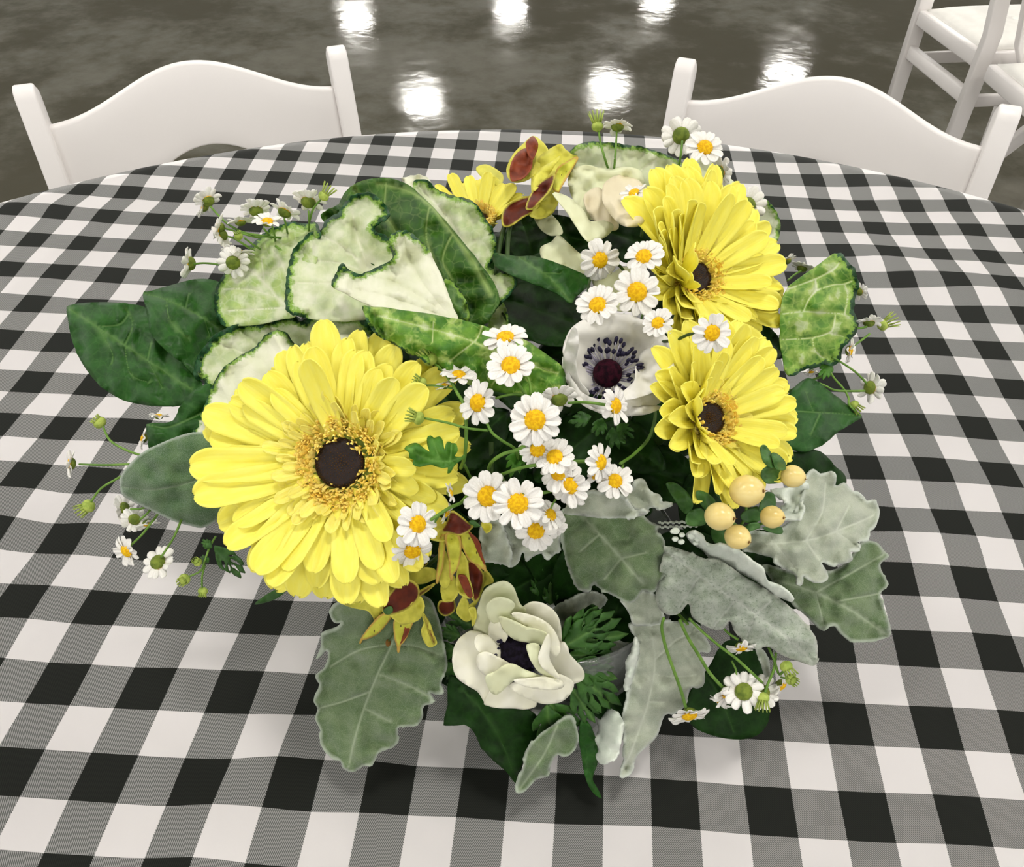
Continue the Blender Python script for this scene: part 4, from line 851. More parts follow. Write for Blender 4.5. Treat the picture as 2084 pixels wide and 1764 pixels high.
sl('long mottled silver leaf with deep rounded lobes, pointing lower right', '6', [(550,468),(640,488),(740,528),(850,556),(940,618),(1030,668),(1120,728),(1200,798),(1262,872),(1302,930),(1308,1010),(1292,1064),(1210,1042),(1130,1012),(1060,970),(1000,982),(948,950),(892,892),(872,842),(838,884),(790,884),(740,862),(682,822),(665,755),(622,802),(570,812),(520,782),(500,710),(518,600),(535,520)],
   [(560,500,.3),(800,700,.55),(1290,1050,.45),(1100,760,.35),(560,800,.3)], 'moss', veins=[[(560,500),(720,620),(900,740),(1100,880),(1290,1050)],[(720,620),(610,780)],[(900,740),(790,870)],[(1000,810),(950,940)],[(820,680),(900,620)],[(1000,810),(1080,740)]], cup=.18, scal=(.8, 13))
sl('narrow pale curled silver leaf running over the mottled one', '6', [(650,408),(690,400),(725,418),(762,452),(850,470),(922,502),(982,550),(1040,590),(1062,642),(1130,680),(1170,715),(1182,746),(1140,735),(1060,692),(1000,645),(920,602),(850,562),(780,542),(735,492),(680,455)], [(660,420,.3),(900,540,.65),(1170,740,.5)], 'white', cup=.1, scal=(.8, 9))
sl('largest pale silver leaf at the right, lobed edge under the berries', '6', [(1180,330),(1235,220),(1250,130),(1290,88),(1330,110),(1372,94),(1402,130),(1398,168),(1442,150),(1480,188),(1530,218),(1560,248),(1592,236),(1618,290),(1606,350),(1570,392),(1562,430),(1512,450),(1520,492),(1472,488),(1482,540),(1400,562),(1330,548),(1358,600),(1352,642),(1290,652),(1242,612),(1236,652),(1214,668),(1192,612),(1140,580),(1100,550),(1088,530),(1000,505),(935,478),(960,400),(1100,400)],
   [(1000,450,-.2),(1250,350,.0),(1600,300,.1),(1300,630,.3),(1300,110,.1)], 'silver', veins=[[(940,470),(1100,455),(1250,440),(1400,395),(1600,310)],[(1250,440),(1330,300),(1350,130)],[(1250,440),(1320,540)],[(1400,395),(1470,260)],[(1100,455),(1200,580)],[(1400,395),(1500,460)]], cup=.12, scal=(.6, 13))
sl('grey green silver leaf farthest right, under the largest pale one', '6', [(1040,560),(1200,600),(1350,600),(1460,540),(1530,450),(1600,448),(1640,490),(1665,522),(1622,560),(1642,620),(1662,660),(1620,710),(1642,780),(1672,870),(1662,922),(1560,942),(1480,940),(1425,902),(1400,862),(1365,862),(1330,884),(1290,852),(1220,790),(1160,720),(1080,640)],
   [(1100,620,-.5),(1400,700,-.2),(1650,900,.0),(1600,480,-.2)], 'sage', veins=[[(1100,640),(1300,700),(1480,790),(1650,910)],[(1300,700),(1480,600),(1640,510)],[(1400,745),(1640,700)],[(1300,700),(1340,860)]], scal=(1, 10))
sl('grey silver leaf hanging straight down at the front right of the anemone', '9', [(300,430),(430,425),(600,408),(760,428),(832,500),(888,600),(872,642),(800,640),(838,740),(842,862),(800,902),(740,900),(722,960),(700,1032),(620,1092),(552,1100),(500,1242),(440,1312),(362,1382),(330,1450),(300,1510),(262,1556),(220,1548),(252,1440),(238,1380),(252,1250),(238,1120),(262,1030),(300,860),(345,700),(340,560)],
   [(400,450,-.2),(600,700,-.1),(860,620,-.3),(260,1540,.3),(300,1000,.1)], 'silver', veins=[[(440,440),(480,700),(430,1000),(330,1300),(250,1500)],[(480,700),(620,560),(780,480)],[(470,800),(620,820),(800,800)],[(430,1000),(560,1000)]], cup=.1, scal=(1, 12))
sl('pale rolled edge of silver leaf left of the hanging grey one', '9', [(330,520),(362,560),(368,650),(345,720),(330,780),(310,860),(292,912),(268,922),(245,900),(262,790),(262,700),(300,630)], .15, 'white', cup=.1)
sl('short broad collar of silver leaf above the hanging grey one', '9', [(230,240),(330,200),(420,190),(495,225),(520,300),(548,372),(510,420),(440,442),(380,446),(318,440),(290,360)], .0, 'silver')
sl('bright white rolled silver leaf tip at the bottom', '9', [(60,1200),(48,1130),(100,1080),(160,1050),(222,1110),(250,1180),(232,1290),(195,1395),(122,1458),(72,1450),(42,1395),(66,1350),(38,1280)], [(60,1400,.35),(200,1100,.15),(140,1300,.5)], 'white', cup=.15, scal=(1.2, 9))
sl('small silver leaf in shade behind the ferny leaves at the front', '9', [(110,560),(160,500),(240,560),(330,600),(300,760),(220,840),(160,800),(90,700)], -.7, 'silver')
sl('large dull sage leaf hanging at the lower left over the checks', '7', [(235,596),(330,560),(480,560),(640,540),(780,560),(840,700),(868,850),(885,950),(850,1050),(852,1112),(815,1118),(780,1108),(802,1168),(745,1188),(742,1250),(700,1302),(602,1310),(602,1382),(560,1432),(500,1440),(452,1520),(400,1532),(340,1568),(282,1550),(258,1502),(200,1470),(150,1400),(148,1330),(118,1262),(130,1200),(108,1150),(148,1080),(118,1010),(182,950),(188,868),(150,890),(120,915),(150,838),(155,775),(230,742),(276,702),(228,704),(203,650)],
   [(250,620,-.2),(500,900,-.1),(300,1540,.3),(800,1100,-.1),(800,620,-.5),(130,1150,.1)], 'sage', veins=[[(640,640),(560,830),(480,1000),(400,1200),(340,1400),(310,1550)],[(560,830),(380,860),(200,960)],[(480,1000),(640,1060),(780,1130)],[(440,1100),(280,1160),(130,1200)],[(560,830),(700,840),(860,900)],[(400,1200),(560,1280)]], cup=.15, scal=(.8, 12))
sl('smallest sage leaf at the bottom, its tip touching the narrow green leaf', '7', [(1400,1368),(1345,1440),(1322,1540),(1292,1620),(1288,1680),(1340,1672),(1400,1612),(1470,1590),(1482,1530),(1520,1470),(1590,1472),(1645,1380),(1600,1250),(1500,1290)], [(1290,1670,.5),(1500,1400,.1)], 'sage', veins=[[(1520,1300),(1440,1470),(1300,1670)]], scal=(.8, 9))
sl('small grey leaf between the speckled lily and the pair of daisies', '10', [(1365,370),(1420,310),(1500,290),(1590,350),(1645,500),(1680,620),(1672,700),(1650,758),(1600,735),(1520,722),(1460,712),(1395,702),(1370,550)], -.1, 'silver', cup=.1)
sl('grey leaf in shade just below the pair of daisies', '4', [(690,1400),(830,1400),(1000,1380),(1080,1500),(1082,1640),(1040,1650),(1000,1682),(960,1650),(900,1672),(850,1708),(828,1640),(792,1722),(722,1742),(740,1600)], -.3, 'silver')
sl('crumpled white silver leaf just right of the berries', '6', [(1080,185),(1160,175),(1200,160),(1250,148),(1268,175),(1240,235),(1232,300),(1205,342),(1150,330),(1118,292),(1160,255),(1110,232)], [(1100,200,-.3),(1250,180,.05),(1180,320,.0)], 'white', ruf=.15)
sl('thin grey leaf stalk hanging beside the lowest daisies', '9', [(1215,620),(1260,610),(1300,660),(1320,760),(1330,830),(1300,840),(1270,760)], .0, 'silver', scal=(0, 9))
sl('small pale grey leaf left of the ferny leaves at the front', '7', [(1500,640),(1600,560),(1720,520),(1800,560),(1760,640),(1640,700),(1560,740)], -.9, 'silver')

# ------------------------------------------------------------------ gerberas
gerbera('largest pale yellow gerbera facing the viewer at the left, dark brown centre', 'F', (695,942), (-.16,.02,1), 2.42, dz=.1, elev=6, rows=((30,1.0),(27,.93),(22,.80)), lf=lambda a: float(np.interp(math.degrees(a) % 360, [0,15,45,60,75,90,110,125,140,160,180,210,240,270,300,320,335,360], [.84,.97,.97,.84,.90,.92,.90,.80,.97,.97,1.0,1.0,.98,.96,.95,.86,.80,.84])), seed=4)
gerbera('tilted yellow gerbera at the upper right, cupped petals around a golden centre', 'F', (1410,566), (.36,.16,.92), 2.0, dz=-.1, elev=20, rows=((30,1.0),(27,.95),(24,.82)), lf=lambda a: .96+.12*max(0,math.sin(a))-.04*math.cos(a), ef=lambda a: 4-18*math.cos(a)*(1 if math.cos(a) < 0 else .4), seed=9)
gerbera('cupped yellow gerbera at the lower right, just above the berries', 'F', (1438,852), (.40,.14,.9), 1.68, dz=.0, elev=22, rows=((28,1.0),(24,.95),(20,.82)), lf=lambda a: 1.0+.04*math.sin(a), ef=lambda a: 4-16*math.cos(a)*(1 if math.cos(a) < 0 else .4), seed=12)
gerbera('yellow gerbera at the back seen from behind the kale, only its upper petals showing', 'F', (972,452), (.0,.62,.75), 1.36, dz=-.85, elev=26, rows=((20,1.0),(16,.92)), lf=lambda a: 1.0 if math.sin(a) > .05 else .22, seed=21, inner=20)

# ------------------------------------------------------------------ anemones
def anemone_centre(root, fr, c, n, rpx, dz, ring, seed=1, mat='purple'):
    rr = random.Random(seed); cc = px(fr, [c])[0]; P = on(cc[0], cc[1], dz); depth = (CAM-P) @ BACK; s = depth/FPX; R = rpx*s; X, Y, N = frame_of(screen_n(*n))
    V, F = blob(P, (X, Y, N), R, R, R*.75, 20, 8, .98, -.2); meshobj('cone', V, F, M[mat], root)
    fil = []; ant = []
    for k in range(ring[2]):
        a = 2*math.pi*k/ring[2]*3.03+rr.uniform(-.1, .1); rr_ = s*rr.uniform(ring[0], ring[1]); rad = X*math.cos(a)+Y*math.sin(a)
        b = P+rad*R*.9-N*.08; e = P+rad*rr_+N*rr.uniform(.06, .2); fil.append(tube([b, e], .010, .008, 4)); ax = frame_of(e-b)
        ant.append(blob(e, ax, .038, .030, .055, 6, 4, .95, -.95))
    setp(meshobj('filaments', *join(fil), M['filament'], root), kind='stuff'); setp(meshobj('anthers', *join(ant), M['anther'], root), kind='stuff')
an1 = thing('anemone', 'open white anemone with a dark purple centre, middle right of the bouquet', 'flower', on(1235,800,-.9), 'white anemones')
def ptl(root, fr, pts, dz, mat='anem', **kw):
    kw.setdefault('ruf', .04); kw.setdefault('puff', .04); kw.setdefault('cup', 0.0)
    return sheet('petal', root, fr, pts, dz, mat, thick=.014, **kw)
ptl(an1, '4', [(1108,290),(1112,200),(1150,110),(1210,55),(1300,10),(1400,-8),(1470,-10),(1580,5),(1690,60),(1770,150),(1795,260),(1760,380),(1600,520),(1400,560),(1230,520),(1150,430)], [(1120,250,.25),(1450,0,.45),(1780,200,.1),(1420,430,-.55),(1300,540,-.4)])
ptl(an1, '4', [(1690,60),(1770,105),(1850,185),(1892,270),(1898,370),(1840,450),(1700,500),(1600,420),(1640,250)], [(1880,300,.35),(1650,350,-.25),(1700,70,.1)])
ptl(an1, '4', [(1108,285),(1150,130),(1190,90),(1215,200),(1195,330),(1215,450),(1290,545),(1240,570),(1160,490),(1110,400)], [(1115,300,.5),(1240,520,.1)])
ptl(an1, '4', [(1100,290),(1125,330),(1155,420),(1230,530),(1320,580),(1450,585),(1600,572),(1740,520),(1840,440),(1890,400),(1885,480),(1830,560),(1790,600),(1700,650),(1560,690),(1440,700),(1330,650),(1230,590),(1150,500),(1108,410)], [(1110,330,.2),(1450,690,.1),(1870,450,.1),(1450,590,.35)])
ptl(an1, '4', [(1150,500),(1240,560),(1340,610),(1500,640),(1680,625),(1790,632),(1770,655),(1680,690),(1560,702),(1440,706),(1330,670),(1230,610)], [(1200,560,.15),(1500,700,.15),(1780,640,.15)])
ptl(an1, '4', [(1600,450),(1612,340),(1640,268),(1690,235),(1760,240),(1825,268),(1866,330),(1866,415),(1800,490),(1700,545),(1580,580),(1470,590),(1520,530)], [(1620,320,.15),(1850,340,.55),(1600,570,.4),(1700,420,.2)], cup=-.08)
anemone_centre(an1, '4', (1412,405), (-.25,.25,1), 30, -.18, (42, 70, 96), 5)
an2 = thing('anemone', 'ruffled cream white anemone low at the front of the bouquet, black centre', 'flower', on(1050,1330,-1.2), 'white anemones')
A2 = lambda pts, dz, mat='cream', **kw: ptl(an2, '7', pts, dz, mat, ruf=.035, puff=.015, **kw)
A2([(1040,760),(1048,680),(1065,600),(1095,520),(1150,480),(1212,464),(1262,492),(1285,545),(1310,600),(1340,640),(1320,720),(1240,800),(1130,810)], [(1100,520,.2),(1260,500,.3),(1150,780,-.2)], 'creamg')
A2([(1600,1060),(1640,1050),(1675,1028),(1672,980),(1620,915),(1590,880),(1582,845),(1555,815),(1500,840),(1460,900),(1470,960),(1500,1010),(1560,1050)], [(1660,1000,.05),(1500,900,.0),(1560,830,.2)])
A2([(1035,750),(985,768),(940,810),(915,870),(915,950),(938,1020),(1000,1068),(1060,1105),(1105,1170),(1170,1180),(1230,1100),(1200,1000),(1150,880),(1110,780)], [(930,900,.1),(1100,1150,.1),(1150,900,-.1)], 'cream')
A2([(1095,1165),(1150,1080),(1240,1050),(1320,1070),(1400,1120),(1402,1165),(1390,1192),(1330,1205),(1270,1200),(1180,1198),(1120,1185)], [(1100,1180,.15),(1380,1190,.15),(1250,1060,.2)])
A2([(1240,1068),(1300,1040),(1400,1015),(1520,1000),(1612,1045),(1600,1110),(1550,1158),(1490,1172),(1430,1172),(1340,1140),(1280,1110)], [(1250,1070,.3),(1600,1080,.25),(1450,1170,.25),(1500,1010,.3)])
A2([(1330,605),(1380,583),(1450,598),(1510,648),(1540,718),(1545,800),(1540,880),(1500,960),(1470,850),(1440,755),(1370,690),(1300,640)], [(1400,590,.25),(1540,750,.2),(1400,700,.1)])
A2([(1105,640),(1110,600),(1160,560),(1225,562),(1275,598),(1255,640),(1255,665),(1330,700),(1300,740),(1200,720),(1140,700)], [(1120,620,.35),(1270,610,.4),(1200,700,.2)], 'creamg')
A2([(1255,650),(1330,650),(1420,680),(1490,730),(1530,800),(1535,870),(1500,900),(1440,820),(1380,760),(1300,700)], [(1270,660,.35),(1500,800,.4),(1400,700,.4)])
A2([(1182,668),(1260,690),(1340,728),(1400,742),(1455,765),(1462,800),(1440,832),(1350,818),(1280,805),(1225,765),(1195,715)], [(1190,680,.4),(1440,800,.45),(1300,800,.2)], 'creamg')
A2([(1130,700),(1180,690),(1200,740),(1232,780),(1210,830),(1208,880),(1230,940),(1170,920),(1130,860),(1120,780)], [(1140,720,.1),(1220,900,-.1)])
A2([(1042,800),(1070,770),(1120,775),(1160,810),(1200,860),(1245,930),(1180,955),(1100,900),(1050,850)], [(1050,810,.35),(1230,930,.1)])
A2([(1050,930),(1060,890),(1110,872),(1180,905),(1250,938),(1330,975),(1260,1010),(1180,1020),(1110,1010),(1070,980)], [(1060,920,.45),(1300,970,.25),(1150,1010,.35)])
A2([(1105,1020),(1160,985),(1240,940),(1330,972),(1400,1000),(1445,1020),(1350,1030),(1270,1040),(1200,1100),(1165,1120),(1130,1100)], [(1120,1050,.45),(1400,1010,.4),(1250,960,.5)], 'creamg')
A2([(1268,1035),(1350,1025),(1450,1018),(1540,1030),(1560,1070),(1520,1090),(1450,1092),(1360,1080),(1300,1060)], [(1280,1040,.55),(1540,1060,.5)])
A2([(1410,905),(1425,850),(1455,785),(1475,770),(1482,840),(1475,900),(1500,960),(1540,1030),(1490,1010),(1430,960)], [(1430,900,.65),(1530,1020,.55)])
A2([(1340,835),(1380,822),(1420,840),(1410,900),(1440,960),(1500,1010),(1520,1030),(1450,1012),(1400,975),(1362,910)], [(1350,840,.45),(1500,1010,.5)], 'creamg')
anemone_centre(an2, '7', (1294,885), (-.1,.25,1), 44, .02, (38, 46, 60), 8, 'navy')
def fern(b, t, w_, dz, k=4, seed=0, parent=an2, fr='7', mat='fern'):
    return sheet('leaf', parent, fr, frond_pts(b, t, w_, k, .2, seed), dz, mat, sharp=2, puff=.03, ruf=.03, veins=[[b, t]], thick=.014, step=3)
for i_, (b, t, w_, dz) in enumerate([((1540,850),(1760,600),75,-.05),((1545,850),(1900,640),90,.0),((1550,830),(1925,770),70,-.1),((1580,890),(1880,900),60,-.15),((1600,940),(1900,1040),90,-.1),((1620,980),(1890,1220),100,-.1),
      ((1600,1080),(1760,1310),70,-.2),((1480,1170),(1640,1420),120,-.3),((1460,1180),(1490,1480),110,-.25),((1430,560),(1410,390),80,-1.1),((1480,600),(1480,470),60,-1.0),((960,780),(820,740),60,-.5),((940,860),(770,880),60,-.5),((930,950),(820,1020),70,-.5),((1040,720),(860,640),80,-.8),((1000,1040),(880,1080),60,-.6),((1650,900),(1760,1130),60,-.4)]):
    fern(b, t, w_, dz, 4+(i_ % 2), i_)

# ------------------------------------------------------------------ alstroemeria lilies
al1 = thing('alstroemeria', 'yellow and rust lily pointing up at the back of the bouquet', 'flower', on(1060,420,-1), 'yellow and rust lilies')
def ap(root, fr, pts, dz, mat, **kw): return sheet('petal', root, fr, pts, dz, mat, thick=.016, ruf=.04, puff=.05, veins=kw.pop('veins', ()), scal=(.5, 5), **kw)
ap(al1, '2', [(455,340),(470,290),(500,240),(550,190),(600,150),(650,180),(682,230),(660,300),(600,370),(540,400),(480,395)], -.1, 'ayel')
ap(al1, '2', [(480,390),(478,320),(500,260),(545,222),(575,222),(592,250),(592,320),(560,370),(520,390)], .05, 'ared2')
ap(al1, '2', [(560,195),(580,165),(602,152),(625,180),(628,215),(612,260),(598,280),(572,250)], .12, 'ared2')
ap(al1, '2', [(600,480),(590,380),(610,300),(650,250),(700,215),(750,198),(775,225),(810,250),(845,262),(825,310),(790,365),(740,430),(660,500)], -.05, 'ayel')
ap(al1, '2', [(700,430),(720,360),(740,320),(800,280),(845,262),(830,310),(795,360),(760,420),(740,460)], .05, 'aspot')
ap(al1, '2', [(600,400),(640,330),(700,290),(748,260),(720,310),(690,360),(640,420),(605,450)], .12, 'ayel')
ap(al1, '2', [(560,545),(580,480),(620,420),(670,380),(720,355),(715,400),(690,450),(640,510),(600,550)], .15, 'ared')
ap(al1, '2', [(440,640),(430,580),(470,520),(560,480),(640,480),(620,550),(540,600),(480,640)], -.3, 'ared')
ap(al1, '2', [(560,560),(640,480),(720,440),(740,500),(700,580),(620,600)], -.35, 'ayel')
ap(al1, '2', [(290,330),(340,305),(400,330),(440,370),(420,420),(350,400)], -.6, 'ayel')
for q in ([(470,560),(440,660),(410,800),(400,900)],[(500,560),(470,680),(460,820)]):
    stem(al1, '2', [(x, y, -.5) for x, y in q], 9, mat='stemd')
al2 = thing('alstroemeria', 'drooping speckled yellow lily with rust petals left of the front anemone', 'flower', on(910,1090,-1), 'yellow and rust lilies')
B = lambda pts, dz, mat, **kw: ap(al2, '10', pts, dz, mat, **kw)
B([(1380,830),(1420,780),(1490,900),(1400,950),(1350,1080),(1270,1185),(1240,1140),(1330,1050)], -.2, 'ayel')
B([(1120,1180),(1200,1050),(1280,1240),(1225,1300),(1150,1250)], -.25, 'ayel')
B([(1240,1170),(1310,1165),(1312,1300),(1278,1344),(1268,1270)], .0, 'ayel')
B([(1240,690),(1300,700),(1385,800),(1398,900),(1372,1000),(1345,1080),(1290,1090),(1255,950),(1215,800)], .0, 'ared')
B([(960,970),(1000,890),(1100,850),(1145,1000),(1080,1092),(1040,1090),(990,1094)], -.1, 'ayel')
B([(930,1160),(960,1090),(1040,1090),(1100,1080),(1110,1180),(1040,1240),(970,1230)], -.5, 'ared')
B([(1125,800),(1150,640),(1180,600),(1230,700),(1255,860),(1292,1040),(1260,1068),(1210,1060),(1150,1010),(1122,920)], .12, 'ayel')
B([(1140,850),(1200,840),(1240,900),(1280,1040),(1250,1060),(1200,1000)], .16, 'ared2')
B([(1000,425),(1012,520),(1000,640),(985,760),(955,860),(940,915),(922,915),(922,800),(940,640),(955,470)], .2, 'aspot')
B([(980,600),(1020,600),(1050,720),(1060,900),(1010,980),(960,930),(950,850)], .1, 'ayel')
B([(1018,430),(1090,410),(1140,440),(1168,520),(1165,650),(1130,780),(1090,830),(1082,888),(1068,888),(1052,830),(1048,700),(1022,560)], .3, 'aspot')
B([(1150,420),(1210,400),(1260,400),(1320,500),(1375,620),(1405,730),(1418,800),(1340,745),(1262,700),(1200,600),(1165,520)], .32, 'aspot')
B([(1240,410),(1300,440),(1360,520),(1380,640),(1410,740),(1380,700),(1330,600),(1290,500)], .36, 'ared2')
B([(948,405),(990,350),(1030,280),(1048,210),(1100,200),(1180,255),(1260,320),(1295,345),(1245,398),(1150,440),(1040,412)], .45, 'ared')
B([(1240,300),(1290,285),(1340,320),(1360,350),(1300,360),(1250,340)], .4, 'sepal')
B([(1370,320),(1430,310),(1475,345),(1455,400),(1420,410),(1390,370)], .3, 'ayel')
B([(830,180),(880,150),(960,160),(970,200),(920,235),(860,220)], .1, 'ayel')
al3 = thing('alstroemeria', 'drooping rust and yellow lily below the biggest gerbera', 'flower', on(800,1210,-1), 'yellow and rust lilies')
D_ = lambda pts, dz, mat, **kw: ap(al3, '10', pts, dz, mat, **kw)
D_([(85,1035),(120,940),(170,850),(270,860),(400,900),(380,950),(280,1010),(180,1035)], .0, 'ared')
D_([(-40,1080),(0,1055),(100,1040),(300,980),(400,900),(500,880),(520,960),(430,1100),(370,1220),(300,1262),(240,1195),(100,1165),(0,1130)], -.05, 'ayel')
D_([(590,840),(680,790),(760,765),(880,760),(925,800),(930,860),(800,920),(690,922),(640,880)], -.3, 'ayel')
D_([(470,830),(520,720),(600,640),(760,640),(840,720),(700,800),(560,860)], -.6, 'ared')
D_([(125,1340),(165,1260),(240,1200),(310,1260),(280,1330),(200,1345)], -.2, 'aspot')
D_([(480,1230),(430,1320),(340,1420),(240,1470),(190,1482),(165,1522),(152,1515),(175,1450),(260,1340),(370,1230)], .05, 'aspot')
D_([(500,1280),(600,1300),(690,1290),(650,1400),(600,1500),(562,1540),(548,1608),(530,1598),(525,1540),(500,1450)], .1, 'aspot')
D_([(620,1320),(670,1310),(640,1420),(590,1490),(560,1520),(590,1420)], .14, 'ared2')
D_([(770,1220),(810,1230),(860,1330),(925,1500),(910,1535),(850,1555),(800,1500),(768,1400),(795,1320)], .0, 'ayel')
D_([(800,1240),(840,1290),(910,1480),(890,1530),(850,1440),(815,1330)], .04, 'ared')
D_([(455,1225),(600,1185),(700,1090),(760,1050),(795,1110),(802,1180),(745,1282),(600,1328),(530,1300)], .2, 'ayel')
D_([(378,1180),(400,1090),(480,990),(560,900),(640,880),(720,920),(755,980),(742,1060),(690,1130),(600,1190),(470,1232),(405,1222)], .3, 'ared')
D_([(395,1190),(440,1150),(480,1150),(490,1190),(460,1225),(415,1225)], .36, 'sepal')
D_([(490,880),(560,800),(610,790),(600,850),(540,900)], .1, 'sepal')
D_([(660,1050),(760,990),(880,920),(910,930),(830,1000),(700,1080)], -.1, 'ared')
V, F = join([blob(on(790,1308,.05), frame_of(BACK), .05, .07, .05)]); meshobj('anther', V, F, M['tip'], al3)
stem(al3, '10', [(440,1500,.05),(500,1400,.0),(560,1280,-.1)], 3, mat='stemd')
for r_, q in ((al2, [(1000,1060,-.5),(1000,900,-.8)]), (al3, [(840,1180,-.5),(980,1050,-1.0)])):
    stem(r_, 'F', q, 9, mat='stemd')
# ------------------------------------------------------------------ hypericum berries
hy = thing('hypericum_sprig', 'sprig of five cream berries on green sepals right of the lower gerbera', 'berries', on(1520,1080,-1.2))
for (x, y, r, tx, ty) in [(866,1290,120,.75,.05),(665,1476,104,.85,-.1),(1050,1480,84,.65,-.0),(797,1627,92,.6,-.3),(1200,1183,84,.95,-.25)]:
    c = px('5', [(x, y)])[0]; P = on(c[0], c[1], 1.0); s = ((CAM-P) @ BACK)/FPX; R = r/3.593*s; X, Y, N = frame_of(screen_n(tx, ty, .75))
    prof = [(R*math.cos(a)*(1-.12*max(0, math.sin(a))), R*1.1*math.sin(a)) for a in [math.radians(-90+180*i/14) for i in range(1, 14)]]
    V, F = lathe([(0, -R*1.1)]+prof+[(R*.10, R*1.03), (0, R*.98)], 24, P, (X, Y, N)); b = meshobj('berry', V, F, M['berry'], hy)
    tp = [blob(P+N*R*1.03, (X, Y, N), R*.14, R*.14, R*.06)]+[tube([P+N*R*1.02, P+N*R*1.12+X*q*R*.1, P+N*R*1.2+X*q*R*.22+Y*R*.05], R*.03, R*.015, 5) for q in (-1, .2, 1)]
    meshobj('tip', *join(tp), M['tip'], b)
for pts, dz in [([(620,1400),(560,1430),(500,1350),(490,1300),(520,1285),(580,1310),(625,1360)], .6),([(560,1470),(560,1530),(500,1548),(440,1540),(414,1500),(440,1445),(500,1418),(545,1430)], .55),
                ([(1040,1120),(985,1080),(965,1000),(972,960),(1000,960),(1040,1010),(1075,1100)], .95),([(1130,1140),(1075,1125),(1050,1060),(1045,1010),(1090,1020),(1140,1070),(1150,1120)], 1.0),
                ([(1120,1120),(1140,1190),(1100,1230),(1020,1235),(970,1190),(980,1130),(1050,1100)], .8),([(760,1120),(770,1060),(830,1065),(880,1060),(865,1110),(900,1150),(900,1200),(820,1180),(780,1150)], .1),
                ([(980,1340),(1010,1300),(1060,1310),(1075,1370),(1060,1420),(1000,1420),(950,1440),(960,1390)], .4),([(820,1470),(860,1430),(940,1400),(970,1440),(960,1500),(900,1530),(840,1510)], .3),
                ([(640,1240),(700,1220),(800,1260),(800,1380),(760,1440),(680,1360),(630,1310)], .1),([(980,1560),(1050,1550),(1110,1550),(1128,1590),(1100,1605),(1030,1590)], .35),([(600,1580),(680,1560),(740,1560),(730,1640),(700,1720),(620,1660)], .2),
                ([(270,1240),(330,1230),(420,1290),(470,1380),(440,1460),(390,1440),(330,1350)], -.1),([(860,1540),(940,1520),(960,1560),(900,1580),(850,1600)], .3)]:
    sheet('sepal', hy, '5', pts, dz, 'sepal', puff=.03, ruf=.03, thick=.015)
for q in ([(866,1290,.5),(850,1480,.1),(800,1560,-.4)],[(665,1476,.5),(760,1520,.2),(800,1560,-.4)],[(1050,1480,.5),(940,1540,.1),(800,1560,-.4)],[(797,1627,.5),(790,1600,.0),(800,1560,-.5)],[(1200,1183,.5),(1060,1180,.3),(920,1120,.0),(840,1200,-.5)]):
    stem(hy, '5', q, 6, mat='stem')
# beaded white buds of the felted plant
bd = thing('silver_sprig', 'little knobbly white felted sprig left of the berries', 'sprig', on(1380,1090,-.6))
for k, (x, y, r) in enumerate([(600,392,22),(632,412,16),(598,432,18),(628,446,18),(585,395,14),(680,415,24),(710,430,20),(700,452,16)]):
    c = px('6', [(x, y)])[0]; P = on(c[0], c[1], .5); s = ((CAM-P) @ BACK)/FPX/2.45; V, F = blob(P, frame_of(BACK+RIGHT*.2*(k % 3)), r*s, r*s*.8, r*s*.7); meshobj('bud', V, F, M['white'], bd)
for y in (350, 372):
    pr = []
    for k in range(14):
        c = px('6', [(520+k*14, y-k*.5+(k % 2)*5)])[0]; P = on(c[0], c[1], .0); s = ((CAM-P) @ BACK)/FPX/2.45; pr.append(blob(P, frame_of(BACK), 9*s, 7*s, 7*s, 8, 4))
    meshobj('beaded_edge', *join(pr), M['silver'], bd)

# ------------------------------------------------------------------ feverfew sprigs
VM = (11.0, 5.0, 3.4)
def sprig(label, x, y): return thing('feverfew_sprig', label, 'flower', on(x, y, -1.5), 'white daisy-like feverfew sprigs')
s_ = sprig('feverfew sprig leaning out over the checks at the upper left of the left kale', 520, 480)
for i_, (x, y, r, n, dz) in enumerate([(390,300,30,(-.5,.75,-.25),.5),(345,370,26,(-.9,.3,.35),.4),(540,640,28,(-1,.25,.3),.4),(570,720,28,(-.9,-.3,-.2),.3),(985,420,33,(-.2,1,-.35),.5),(790,560,27,(-.1,.9,.2),.35),(1130,560,30,(.1,.75,.65),.7),(1345,440,33,(.35,1,-.3),.45),
      (1640,310,36,(0,1,-.4),.5),(165,1080,34,(-1,.05,.15),.1),(700,1070,34,(-.2,.35,-.8),.1),(760,950,34,(.1,.8,.1),.05)]):
    daisy(s_, '12', (x, y), r, n, dz, 100+i_, droop=-12)
bud(s_, '12', (1830,240), 11, (.6,.8,.1), .6, 'bud', 1.2); bud(s_, '12', (770,740), 9, (-.2,.9,.4), .55)
for q in ([(420,370,.45),(520,480,.4),(640,590,.35),(830,690,.25),(1080,735,.1),(1300,760,-.2)],[(600,640,.35),(740,680,.3),(900,730,.2),(1050,760,.0)],[(190,1090,.1),(330,1075,.12),(500,1090,.1),(640,1130,0),(760,1180,-.2)],[(1640,420,.4),(1650,560,.2),(1640,700,-.3)],[(1790,290,.55),(1700,400,.4),(1650,560,.2)],
          [(1340,520,.4),(1360,600,.2),(1380,700,-.2)],[(1190,620,.45),(1210,690,.2),(1230,800,-.2)],[(760,790,.4),(860,860,.2),(960,920,-.1)],[(840,760,.35),(960,850,.1),(1040,900,-.1)],[(580,740,.25),(700,760,.2),(900,880,.0)],[(1080,640,.3),(1180,760,-.1)]):
    stem(s_, '12', q, 4.2)
stem(s_, 'F', [(560,500,-.1),(700,600,-1.2),(850,700,-2)], 5, tail=VM)
s_ = sprig('feverfew sprig reaching left past the velvety leaf, one daisy edge-on', 300, 980)
